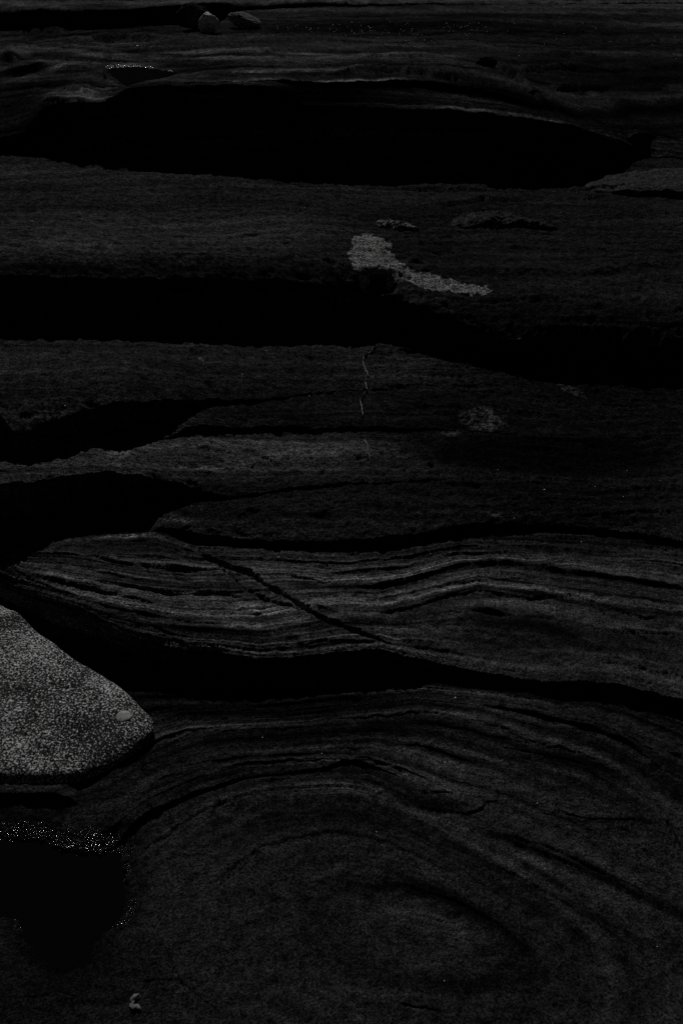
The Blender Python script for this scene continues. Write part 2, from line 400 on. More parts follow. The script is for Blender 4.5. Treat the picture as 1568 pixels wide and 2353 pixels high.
SEAMS += [(f2(p), t, b) for p, t, b in [
    ([(-60, 430), (80, 460), (150, 480), (220, 495), (300, 500), (400, 525), (500, 520), (560, 545), (600, 560)], 7, 22),
    ([(270, 570), (330, 580), (420, 590), (500, 605), (580, 622), (640, 600), (665, 570), (760, 565), (805, 520), (830, 500)], 6, 18),
    ([(160, 345), (250, 303), (350, 303), (450, 330), (550, 370), (650, 400), (720, 432)], 7, 24),
    ([(830, 570), (900, 602), (950, 625), (1000, 610), (1100, 640), (1250, 650), (1420, 640), (1500, 640)], 5, 20),
    ([(640, 700), (750, 742), (900, 792), (1050, 852), (1200, 902)], 6, 60),
    ([(600, 110), (750, 140), (880, 172), (960, 202), (1100, 232), (1200, 262), (1330, 312), (1450, 400), (1540, 480)], 14, 40),
    ([(200, 215), (400, 205), (560, 235), (680, 265), (850, 300), (1000, 340)], 5, 22),
    ([(650, 300), (800, 330), (950, 360), (1100, 395), (1250, 440)], 5, 22),
    ([(60, 235), (200, 230), (330, 250)], 5, 18)]]
SEAMS += [(f1(p), t, b) for p, t, b in [
    ([(880, 240), (1100, 225), (1300, 215), (1568, 205)], 4, 20),
    ([(500, 440), (600, 350), (760, 260), (880, 235)], 5, 20),
    ([(700, 420), (850, 390), (1000, 365), (1200, 350), (1450, 338), (1568, 345)], 6, 26),
    ([(620, 540), (760, 440), (900, 415)], 4, 20),
    ([(1000, 480), (1200, 470), (1350, 450), (1500, 432), (1650, 440)], 5, 22),
    ([(280, 500), (400, 470), (480, 445), (560, 440)], 5, 16)]]
SEAMS += [(f4(p), t, b) for p, t, b in [
    ([(20, 862), (100, 828), (250, 826), (400, 850), (500, 872), (580, 890)], 5, 60),
    ([(180, 285), (260, 267), (350, 290), (450, 320), (560, 360), (700, 440), (800, 520), (900, 600), (930, 660)], 7, 40),
    ([(310, 405), (400, 422), (520, 457)], 6, 20),
    ([(640, 20), (800, 62), (950, 102), (1100, 172), (1300, 252), (1568, 382)], 7, 40),
    ([(560, 100), (700, 180), (850, 250), (1000, 330), (1150, 430), (1300, 520), (1500, 640)], 5, 40),
    ([(400, 60), (560, 120), (640, 160)], 5, 24)]]
SEAMS += [(c1(p), t, b) for p, t, b in [
    ([(0, 340), (100, 336), (220, 310), (258, 290), (256, 266)], 8, 14),
    ([(0, 270), (60, 280), (100, 315)], 10, 14),
    ([(0, 150), (200, 150), (400, 140)], 5, 12),
    ([(200, 195), (500, 190), (800, 180), (1000, 172)], 6, 14),
    ([(250, 405), (400, 430), (480, 445)], 6, 10),
    ([(170, 470), (290, 470), (440, 470)], 8, 14)]]
SEAMS += [(c2(p), t, b) for p, t, b in [
    ([(-100, 350), (100, 330), (300, 335), (450, 350), (600, 370), (720, 400)], 6, 14),
    ([(760, 330), (1000, 322), (1120, 322), (1180, 350)], 6, 14),
    ([(880, 410), (1050, 415), (1200, 410), (1290, 390)], 6, 14),
    ([(1300, 640), (1380, 640), (1450, 622)], 8, 14),
    ([(1300, 370), (1568, 365)], 5, 12),
    ([(600, 240), (690, 290), (720, 310), (780, 350), (860, 400), (930, 480), (1080, 575)], 8, 12)]]
SEAMS += [([(860, 506), (880, 512), (900, 520), (925, 527)], 10, 12), ([(1040, 487), (1070, 480), (1110, 487), (1150, 480)], 8, 12),
          ([(930, 615), (950, 606), (975, 612)], 8, 14), ([(1340, 627), (1400, 632), (1420, 628)], 8, 14),
          ([(1080, 565), (1200, 572), (1350, 580)], 5, 16), ([(1320, 436), (1400, 446), (1568, 448)], 9, 16),
          ([(740, 640), (760, 636), (800, 655)], 6, 14), ([(150, 382), (260, 388), (370, 396)], 4, 8)]

MSEAM = np.zeros((NR, NC), bool)
for n, (pts, t, back) in enumerate(SEAMS):
    p = np.array(pts, float)
    steep = np.any(np.diff(p[:, 0]) <= 0)
    if steep:
        p = p[np.argsort(p[:, 0])]
    x0, x1 = p[0, 0], p[-1, 0]
    y0, y1 = p[:, 1].min() - 3 * back - 30, p[:, 1].max() + 30
    rows = np.where((PY.min(axis=1) < y1) & (PY.max(axis=1) > y0))[0]
    if len(rows) == 0:
        continue
    sub = PX[rows]
    cols = np.where((sub.max(axis=0) > x0 - 5) & (sub.min(axis=0) < x1 + 5))[0]
    ix = np.ix_(rows, cols)
    X, Y = PX[ix], PY[ix]
    ys = np.interp(X, p[:, 0], p[:, 1]) + 2.4 * perlin(X / 30, 0 * X + n, 88) + 1.3 * perlin(X / 9, 0 * X + n, 89)
    edge = min(110, (x1 - x0) * 0.4)
    e = sstep(x0, x0 + edge, X) * (1 - sstep(x1 - edge, x1, X))
    tw = t * np.clip(0.95 + 0.7 * perlin(X / 60, 0 * X + n * 3.3, 90), 0.4, 2)
    d = ys - Y                                             # > 0 beyond the seam
    up = sstep(-0.5, 1.8, d) * np.exp(-np.maximum(d, 0) / back)
    lo = -0.35 * np.exp(-np.abs(d + 1) / 3.5) * (d < 2)
    disp[ix] += np.where(isface[rows][:, None], 0, (up + lo) * e * tw * MPP[ix] / KFAC[ix])

# two narrow joints that run across the strata
def groove(pts, w, depth):
    global disp
    p = np.array(pts, float)
    rows = np.where((PY.min(axis=1) < p[:, 1].max() + 40) & (PY.max(axis=1) > p[:, 1].min() - 40))[0]
    sub = PX[rows]
    cols = np.where((sub.max(axis=0) > p[:, 0].min() - 30) & (sub.min(axis=0) < p[:, 0].max() + 30))[0]
    ix = np.ix_(rows, cols)
    x, y = PX[ix], PY[ix]
    d = np.full(x.shape, 1e9); wid = np.zeros(x.shape)
    L = np.concatenate([[0], np.cumsum(np.hypot(*np.diff(p, axis=0).T))])
    for i in range(len(p) - 1):
        a, b = p[i], p[i + 1]; e = b - a
        t = np.clip(((x - a[0]) * e[0] + (y - a[1]) * e[1]) / (e @ e), 0, 1)
        dd = np.hypot(x - a[0] - t * e[0], y - a[1] - t * e[1])
        s = (L[i] + t * (L[i + 1] - L[i])) / L[-1]
        ww = w * np.clip(np.minimum(s, 1 - s) * 5 + 0.25, 0, 1)
        upd = dd < d
        wid = np.where(upd, ww, wid); d = np.minimum(d, dd)
    d = np.abs(d + 1.3 * perlin(x / 9, y / 9, 55) + 1.6 * perlin(x / 28, y / 28, 56))
    wid = wid * np.clip(0.9 + 0.9 * perlin(x / 35, y / 35, 57), 0.2, 2)
    disp[ix] -= np.where(isface[rows][:, None], 0, depth * w * MPP[ix] * (1 - sstep(wid * 0.45, wid * 0.8, d)))
groove(z7([(850, 185), (960, 230), (1060, 270), (1150, 300), (1230, 350), (1330, 410), (1400, 450), (1500, 500), (1600, 545), (1790, 612)]), 8, 1.6)
groove(z7([(980, 240), (1060, 310), (1130, 370), (1230, 415), (1330, 440), (1450, 480), (1568, 520)]), 6, 1.3)
groove(f3([(640, 380), (700, 470), (750, 550), (790, 650), (820, 700), (850, 760), (890, 850)]), 4, 0.9)
groove(f3([(650, 720), (750, 715), (820, 710), (900, 780), (990, 840), (1020, 900)]), 5, 0.6)
groove(f3([(90, 805), (200, 800), (260, 770), (350, 795)]), 5, 0.6)
groove(f3([(900, 380), (980, 300), (1080, 220), (1200, 130)]), 3.5, 0.6)
groove(f2([(1490, 640), (1530, 700), (1565, 780)]), 6, 1.3)

# low swells: the foreground whaleback and hollows that turn slopes from the sun
def swell(cx, cy, rx, ry, h, rot=0):
    global disp
    disp += np.where(isface[:, None], 0, h * blob(cx, cy, rx, ry, rot, 0.95))
swell(430, 590, 420, 50, 0.03)
swell(872, 650, 34, 17, -0.07)
swell(190, 880, 260, 70, 0.03)
swell(640, 1045, 200, 20, 0.012)

# ------------------------------------------------------------------ the two pools
POOL_NEAR = [(-420, 1900), (-60, 1915), (0, 1918), (60, 1922), (105, 1921), (112, 1936), (150, 1949), (195, 1957), (240, 1951), (262, 1942), (280, 1950), (276, 1975), (286, 2000), (284, 2025), (290, 2050), (282, 2085), (262, 2108), (236, 2132), (218, 2155), (200, 2185), (178, 2208), (150, 2222), (124, 2212), (98, 2188), (70, 2160), (52, 2138), (46, 2110), (20, 2097), (0, 2094), (-100, 2080), (-420, 2060)]
POOL_FAR = [(249, 166), (268, 161), (300, 159), (350, 158.5), (395, 162), (430, 166), (442, 168.5), (400, 171), (360, 175), (330, 180), (300, 187.5), (280, 186.5), (262, 181), (250, 174)]
sdN = poly_sd(POOL_NEAR, 160) + 7.0 * perlin(PX / 26, PY / 20, 61) + 4.0 * perlin(PX / 9, PY / 8, 62)
nearrows = np.isin(kk, ['pavement', 'seam', 'bank'])[:, None]
sdN = np.where(nearrows, sdN, 999)
Zbase = Z + np.where(isface[:, None], 0, disp)
ZN = -0.016
w = 1 - sstep(6, 90, sdN)
tgt = ZN + 0.00022 * np.clip(sdN, -300, 200) + np.where(sdN < 0, 0.0008 * np.clip(sdN, -120, 0), 0)
Znew = Zbase * (1 - w) + (tgt + 0.5 * disp * (sdN > 4)) * w
sdF = poly_sd(POOL_FAR, 70, 3.5) + 3 * perlin(PX / 10, PY / 4, 63)
sdF = np.where(np.isin(kk, ['cave', 'dome'])[:, None], sdF, 999)
jj = np.argmin((PX - 330) ** 2 + (PY - 172) ** 2)
ZF = Z.ravel()[jj] - 0.006
wF = 1 - sstep(1, 50, sdF)
Znew = Znew * (1 - wF) + (ZF + 0.0004 * np.clip(sdF, -20, 50)) * wF
FR = np.flatnonzero(isface)
# the faces take the relief of the rows above and below them
Zf = Znew.copy()
i = 0
while i < NR:
    if isface[i]:
        j = i
        while isface[j]: j += 1
        d0 = Znew[i - 1] - Z[i - 1]; d1 = Znew[j] - Z[j]
        n = j - i
        for k in range(n):
            t = (k + 1) / (n + 1)
            Zf[i + k] = Z[i + k] + d0 * (1 - t) + d1 * t
        hh = np.maximum(Z[j] - Z[i - 1], 0)
        tt = ((np.arange(n) + 1) / (n + 1))[:, None]
        bump = fbm(GX[i:j] * 3, Z[i:j] * 14, 31, 4) * 0.05 + 0.03 * perlin(GX[i:j] * 0.7, Z[i:j] * 45, 33)
        R[i:j] += np.minimum(hh, 0.35) * bump * 4 * tt * (1 - tt) * 1.5
        i = j
    else:
        i += 1
GX = R * np.sin(phi); GY = R * np.cos(phi)
Zw = Zf

# ------------------------------------------------------------------ rock colour and wetness point by point, some shade painted in
tone = np.ones((NR, NC))                                    # mineral paleness, plus painted shade and lit lips
q1 = Q * 5 + 0.5 * warp
band = 0.9 * perlin(Q * 2.3 + 0.25 * warp, 0 * Q + 6.5, 503) + 1.0 * perlin(q1, PX / 900 + 0.5, 501) + 0.7 * perlin(Q * 12 + 0.5 * warp, PX / 500 + 3.5, 502)
stratamask = np.where(inpave[:, None], sstep(2150, 1980, PY) * (1.0 - 0.35 * sstep(1780, 1880, PY)) * (1.1 - 0.75 * sstep(1860, 1960, PY) * (1 - sstep(700, 950, PX))), np.where(infold[:, None], 0.95, np.where(infar[:, None], 1.15, 0.4)))
tone *= np.exp(0.75 * band * stratamask)
rho_c = math.radians(17)
ex, ey = PX - 940, PY - 2150
rho = np.sqrt(((ex * math.cos(rho_c) + ey * math.sin(rho_c)) / 320) ** 2 + ((-ex * math.sin(rho_c) + ey * math.cos(rho_c)) / 150) ** 2)
swirl = perlin(rho * 4.2 + 0.25 * warp, 0 * rho + 1.5, 505) + 0.7 * perlin(rho * 11 + 0.3 * warp, ex / 700 + 4.5, 506)
tone *= np.exp(0.62 * swirl * inpave[:, None] * sstep(1880, 2030, PY) * (1 - sstep(1.7, 2.8, rho)) * (0.35 + 0.65 * sstep(560, 900, PX)))
tone *= np.exp(0.28 * fbm(GX * 1.7, GY * 1.7, 511, 4))
mott = perlin(PU * 2300 / 34, PV * 2300 / 30, 525) + 0.6 * perlin(PU * 2300 / 15, PV * 2300 / 13, 526)
tone *= 1 - np.where(inpave[:, None], 0.45, 0.30) * sstep(0.1, 0.7, mott)
for lam_px, amp, seed in ((26, 0.16, 521), (12, 0.18, 522), (6, 0.18, 523)):
    K = 2300.0 / lam_px
    tone *= np.exp(amp * perlin(PU * K * 0.7, PV * K, seed))
ROWLO, ROWHI = PY.min(axis=1), PY.max(axis=1)
def window(y0, y1):
    r = np.flatnonzero((ROWLO < y1) & (ROWHI > y0))
    return slice(r[0], r[-1] + 1) if len(r) else slice(0, 0)
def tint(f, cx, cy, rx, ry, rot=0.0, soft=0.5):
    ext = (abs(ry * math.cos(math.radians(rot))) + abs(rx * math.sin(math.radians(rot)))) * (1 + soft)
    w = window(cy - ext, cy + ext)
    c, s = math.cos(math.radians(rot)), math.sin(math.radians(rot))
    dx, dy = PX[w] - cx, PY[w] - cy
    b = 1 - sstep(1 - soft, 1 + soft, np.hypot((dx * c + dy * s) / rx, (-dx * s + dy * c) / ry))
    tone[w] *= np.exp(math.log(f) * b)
TINTS = [  # broad tone differences; a few are shade painted into the rock
    (0.30, 40, 285, 120, 52, -15, 0.5),  # hollow's shade fading out at its left end, painted in
    (0.25, 720, 222, 130, 30, 0, 0.5),  # shade below the dome lip, painted into the tone
    (0.22, 580, 1612, 380, 34, 0, 0.5),  # painted shade that softens the foot of the fold's shadow
    (0.76, 800, 1990, 1500, 480, 0, 0.25),                  # foreground whaleback
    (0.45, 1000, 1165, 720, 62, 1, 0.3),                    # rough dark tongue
    (0.30, 1400, 990, 450, 170, 0, 0.5),                    # darker right-hand corner
    (0.55, 1330, 780, 460, 90, 0, 0.4),
    (0.40, 1420, 260, 320, 170, 0, 0.5),
    (0.60, 700, 150, 1600, 130, 0, 0.3),
    (0.50, 950, 62, 420, 30, 0, 0.5),
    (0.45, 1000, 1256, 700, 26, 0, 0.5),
    (0.45, 1480, 1730, 260, 110, 20, 0.5),
    (0.55, 640, 1705, 330, 40, -8, 0.6),
    (0.50, 130, 2270, 260, 120, 0, 0.5),
    (0.66, 400, 540, 700, 130, 0, 0.4),
    (0.50, 1250, 560, 420, 140, 0, 0.6),
    (0.60, 1190, 1460, 130, 40, 0, 0.5),
    (0.65, 60, 300, 160, 60, 0, 0.5),
    (0.70, 300, 860, 500, 90, 0, 0.4),
    (0.55, 800, 940, 300, 60, 0, 0.5),
    (0.75, 1000, 2200, 400, 160, 10, 0.6),
    (0.75, 230, 1260, 200, 50, 0, 0.5),
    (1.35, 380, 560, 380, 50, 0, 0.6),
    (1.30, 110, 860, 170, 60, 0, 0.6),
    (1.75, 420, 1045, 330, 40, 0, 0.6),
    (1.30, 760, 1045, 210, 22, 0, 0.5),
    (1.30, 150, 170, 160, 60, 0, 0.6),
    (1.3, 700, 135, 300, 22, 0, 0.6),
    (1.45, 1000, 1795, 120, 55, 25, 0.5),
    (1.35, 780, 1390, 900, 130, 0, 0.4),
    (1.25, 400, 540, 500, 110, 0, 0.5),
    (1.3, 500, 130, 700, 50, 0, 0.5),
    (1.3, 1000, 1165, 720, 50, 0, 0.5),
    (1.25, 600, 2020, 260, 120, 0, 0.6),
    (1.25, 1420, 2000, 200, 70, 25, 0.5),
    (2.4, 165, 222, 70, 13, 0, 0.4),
]
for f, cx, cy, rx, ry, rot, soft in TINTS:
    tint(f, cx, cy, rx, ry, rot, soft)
# beds paler or darker than their neighbours, partly terrace light and shade painted in
STROKE_N = 2.2 * perlin(PX / 30, PY / 15, 95)
def stroke(pts, width, f):
    p = np.array(pts, float)
    x0, x1 = p[0, 0], p[-1, 0]
    w = window(p[:, 1].min() - 3 * width, p[:, 1].max() + 3 * width)
    X, Y = PX[w], PY[w]
    ys = np.interp(X, p[:, 0], p[:, 1]) + 2.0 * warp[w] + STROKE_N[w]
    e = sstep(x0, x0 + 70, X) * (1 - sstep(x1 - 70, x1, X))
    g = np.exp(-((Y - ys) / width) ** 2 * 1.2) * e
    tone[w] *= np.exp(math.log(f) * g)
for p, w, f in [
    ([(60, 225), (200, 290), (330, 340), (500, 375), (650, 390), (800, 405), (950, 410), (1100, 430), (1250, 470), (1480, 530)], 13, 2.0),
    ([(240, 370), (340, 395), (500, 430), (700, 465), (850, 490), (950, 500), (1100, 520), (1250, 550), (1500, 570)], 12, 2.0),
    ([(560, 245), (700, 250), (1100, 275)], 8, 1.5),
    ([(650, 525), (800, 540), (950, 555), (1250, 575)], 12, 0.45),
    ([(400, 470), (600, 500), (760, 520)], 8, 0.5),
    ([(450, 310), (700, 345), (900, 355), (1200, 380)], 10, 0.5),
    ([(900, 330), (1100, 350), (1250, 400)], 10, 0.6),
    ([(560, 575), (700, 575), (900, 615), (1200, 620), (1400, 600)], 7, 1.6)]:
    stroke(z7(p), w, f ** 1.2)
for p, w, f in [
    ([(-500, 270), (-300, 290), (0, 312), (200, 312), (330, 290), (450, 250), (600, 230), (800, 225), (1000, 240), (1200, 290), (1400, 330), (1800, 380)], 14, 1.9),
    ([(-300, 340), (0, 350), (150, 357), (300, 337), (420, 298), (550, 270), (680, 260), (800, 268), (950, 292), (1100, 308), (1300, 342), (1800, 395)], 9, 0.35),
    ([(-300, 375), (0, 382), (200, 382), (350, 355), (500, 320), (650, 300), (850, 300)], 9, 1.5),
    ([(-300, 425), (0, 440), (200, 432), (350, 400), (500, 372), (600, 360)], 7, 1.5),
    ([(200, 470), (400, 445), (560, 415), (760, 400)], 8, 0.5),
    ([(80, 560), (250, 545), (400, 515), (520, 480), (600, 440), (850, 440)], 14, 1.6),
    ([(700, 440), (900, 450), (1050, 480), (1200, 530), (1400, 590), (1800, 700)], 20, 1.5),
    ([(900, 330), (1100, 370), (1300, 430), (1800, 480)], 16, 0.75),
    ([(540, 520), (640, 510), (850, 520), (1000, 560), (1150, 620)], 14, 0.5),
    ([(900, 560), (1150, 640), (1300, 650), (1800, 760)], 16, 0.55),
    ([(420, 650), (600, 680), (900, 720), (1200, 740), (1800, 850)], 22, 1.3)]:
    stroke(z8(p), w, f ** 1.15)
for p, w, f in [
    ([(640, 320), (760, 250), (880, 220), (1000, 212), (1200, 205), (1568, 180), (1850, 155), (2100, 170), (2300, 220)], 8, 2.2),
    ([(820, 270), (1000, 260), (1300, 255), (1568, 250)], 14, 0.5),
    ([(820, 360), (1000, 330), (1300, 315), (1600, 305)], 8, 1.8),
    ([(760, 440), (900, 400), (1100, 385), (1300, 370), (1500, 362), (1700, 375)], 9, 1.8),
    ([(600, 520), (800, 470), (1000, 445), (1300, 430), (1500, 420)], 9, 0.5),
    ([(550, 700), (650, 640), (750, 580), (860, 520), (960, 490)], 12, 0.5)]:
    stroke(f1(p), w, f)
for p, w, f in [
    ([(-300, 470), (0, 490), (150, 515), (250, 570), (400, 620), (600, 690), (800, 790), (1050, 880)], 18, 1.5),
    ([(560, 680), (700, 722), (850, 775), (1000, 840), (1250, 930), (1800, 1180)], 14, 0.35),
    ([(-60, 170), (100, 180), (300, 160), (450, 170), (600, 190), (700, 240), (850, 290), (1000, 310), (1300, 390)], 14, 1.6),
    ([(0, 220), (200, 212), (400, 205), (560, 235), (700, 285), (900, 340), (1300, 430)], 7, 0.5),
    ([(200, 290), (350, 275), (500, 300), (650, 360), (800, 400), (1200, 470)], 8, 1.5),
    ([(700, 350), (900, 380), (1100, 400), (1400, 470)], 14, 0.5),
    ([(1150, 370), (1300, 420), (1420, 460), (1568, 520)], 10, 1.6),
    ([(150, 530), (350, 560), (500, 590), (650, 590)], 14, 0.5),
    ([(900, 640), (1200, 655), (1500, 645)], 8, 0.5)]:
    stroke(f2(p), w, f ** 1.4)
for p, w, f in [
    ([(60, 330), (180, 285), (260, 270), (350, 295), (450, 325), (560, 365), (700, 445), (820, 540), (960, 680)], 16, 0.5),
    ([(100, 430), (250, 400), (400, 420), (560, 470), (680, 540), (800, 620)], 22, 1.35),
    ([(400, 30), (560, 110), (700, 190), (900, 280), (1100, 380), (1300, 480), (1600, 640)], 14, 0.65),
    ([(600, 200), (800, 330), (1000, 430), (1200, 560), (1400, 660)], 16, 0.7),
    ([(700, 60), (900, 160), (1100, 240), (1300, 330), (1600, 470)], 18, 1.35),
    ([(300, 730), (600, 740), (850, 700), (1100, 640)], 18, 0.7),
    ([(-200, 760), (200, 770), (500, 800), (900, 790)], 14, 1.3)]:
    stroke(f4(p), w, f ** 1.5)
for p, w, f in [
    ([(0, 340), (100, 336), (220, 312), (290, 290)], 7, 0.35),
    ([(0, 375), (120, 350), (240, 330), (310, 300), (400, 290)], 9, 1.6),
    ([(0, 410), (120, 400), (300, 375), (420, 350)], 8, 0.6),
    ([(-40, 250), (60, 240), (160, 262), (220, 300), (260, 330)], 9, 1.5),
    ([(0, 300), (100, 318), (200, 300), (250, 275)], 5, 0.45),
    ([(180, 440), (300, 425), (420, 430), (520, 400), (600, 380)], 6, 1.5),
    ([(300, 255), (600, 250), (1000, 240), (1568, 250)], 5, 1.5),
    ([(800, 275), (1200, 268), (1800, 265), (2200, 262)], 7, 1.6),
    ([(500, 240), (900, 258), (1568, 262)], 4, 0.55),
    ([(700, 310), (1000, 300), (1568, 300), (2000, 305)], 8, 0.6),
    ([(900, 345), (1300, 338), (1700, 340)], 4, 0.5),
    ([(1000, 330), (1400, 325), (1800, 318)], 3, 1.5),
    ([(700, 365), (1100, 372), (1568, 372), (1900, 368)], 4, 2.0),
    ([(200, 90), (600, 120), (800, 80)], 16, 0.7),
    ([(0, 200), (300, 170), (800, 165)], 5, 0.6),
    ([(0, 220), (400, 215), (800, 200)], 5, 1.3)]:
    stroke(c1(p), w, f ** 2.4)
for p, w, f in [
    ([(-200, 372), (50, 368), (300, 362), (480, 372), (640, 392)], 4, 2.0),
    ([(-100, 395), (150, 388), (350, 392), (550, 405), (700, 432), (950, 500)], 8, 0.35),  # dark of the steep step under the dome, painted shade
    ([(0, 310), (300, 320), (500, 345), (700, 390), (900, 460)], 12, 0.6),
    ([(0, 425), (200, 425), (400, 432), (560, 455), (750, 475), (900, 500)], 8, 1.3),
    ([(360, 502), (480, 500), (650, 512), (800, 530), (950, 556), (1100, 580)], 5, 2.6),  # lit lip of the lower layer, painted pale
    ([(900, 410), (1000, 420), (1150, 440), (1270, 490)], 14, 1.9),
    ([(1000, 262), (1150, 250), (1400, 252), (1700, 250)], 6, 1.9),
    ([(740, 318), (1000, 310), (1180, 305)], 6, 1.6),
    ([(1100, 600), (1250, 640), (1350, 680)], 10, 1.4)]:
    stroke(c2(p), w, f ** 1.7)
for p, w, f in [
    ([(230, 1040), (290, 1032), (350, 1022), (480, 1015), (620, 1016), (960, 1022)], 9, 1.6),
    ([(250, 1085), (350, 1078), (450, 1075), (560, 1062), (660, 1046), (800, 1042), (975, 1048)], 8, 1.7),
    ([(820, 955), (900, 962), (1000, 962), (1100, 955)], 8, 1.6),
    ([(420, 960), (600, 955), (800, 960)], 16, 0.5),
    ([(0, 620), (300, 620), (600, 615), (820, 640)], 14, 0.7),
    ([(1040, 775), (1100, 770), (1180, 775), (1260, 790)], 6, 3.0)]:
    stroke(p, w, f)
tint(0.30, 820, 226, 170, 20, 0, 0.5)  # more painted shade between the dome lip and the lower lip
def crumbs(f, cx, cy, rx, ry, rot=0.0, seed=1):             # pale crust flaked into crumbs; also lit bits painted under the bench
    w = window(cy - rx, cy + rx)
    c, s = math.cos(math.radians(rot)), math.sin(math.radians(rot))
    dx, dy = PX[w] - cx, PY[w] - cy
    b = 1 - sstep(0.5, 1.2, np.hypot((dx * c + dy * s) / rx, (-dx * s + dy * c) / ry))
    n = perlin(PX[w] / 13, PY[w] / 6, seed) + 0.7 * perlin(PX[w] / 6, PY[w] / 3.5, seed + 1)
    tone[w] *= np.exp(math.log(f) * b * sstep(-0.1, 0.5, n + 0.6 * b - 0.3))
crumbs(9, 1108, 964, 64, 34, 8, 601); crumbs(6, 1035, 994, 36, 10, -5, 603); crumbs(7, 1310, 898, 46, 10, 28, 605)
crumbs(5, 1135, 1183, 22, 9, 10, 607); crumbs(4, 280, 1232, 70, 9, 0, 609); crumbs(3, 400, 1190, 60, 18, 10, 611); crumbs(3, 270, 1038, 40, 10, 0, 613)
crumbs(3, 290, 846, 14, 7, 0, 615); crumbs(3, 462, 825, 14, 4, 15, 617); crumbs(4, 1150, 780, 110, 12, 5, 619); crumbs(3, 180, 675, 50, 6, 0, 621)  # last patch: lit bits in the dark under the bench lip, painted pale
tint(0.35, 1250, 1045, 280, 40, 0, 0.25)                    # darker beyond the joint where the pale bed stops
wet = np.clip(1 - sstep(0, 60, sdN), 0, 1) * sstep(-30, -4, sdN)
tone *= 1 - 0.6 * (1 - sstep(5, 110, sdN))                  # rock soaked through around the pool
wet *= (1 - 0.6 * sstep(2080, 2170, PY)) * np.clip(0.8 - 0.25 * (PY > 1955) + 0.9 * perlin(PX / 40, PY / 30, 64), 0, 1)
wet = np.maximum(wet, np.clip(1 - sstep(0, 12, sdF), 0, 1) * (PY < 169) * (PX < 415) * np.clip(0.45 + 0.9 * perlin(PX / 18, PY / 9, 66), 0, 1))
wet = np.maximum(wet, nearrows * sstep(1868, 1915, PY + 26 * perlin(PX / 45, PY / 40, 67)) * (1 - sstep(1950, 1965, PY)) * (1 - sstep(240, 300, PX)))
tone *= 1 - 0.55 * wet
grit = np.zeros((NR, NC))

# how coarsely each bed is weathered
GRAIN = np.where(np.isin(kk, ['bench', 'nose', 'tongue'])[:, None], 1.5, np.where(infold[:, None], 0.8, np.where(infar[:, None], 0.7, 1.3))) * np.clip(1 + 0.8 * fbm(GX * 0.9, GY * 0.9, 541, 3), 0.35, 2.2)
# ------------------------------------------------------------------ materials
def nodes(name):
    m = bpy.data.materials.new(name); m.use_nodes = True
    nt = m.node_tree; nt.nodes.clear()
    return m, nt, nt.nodes.new, nt.links.new

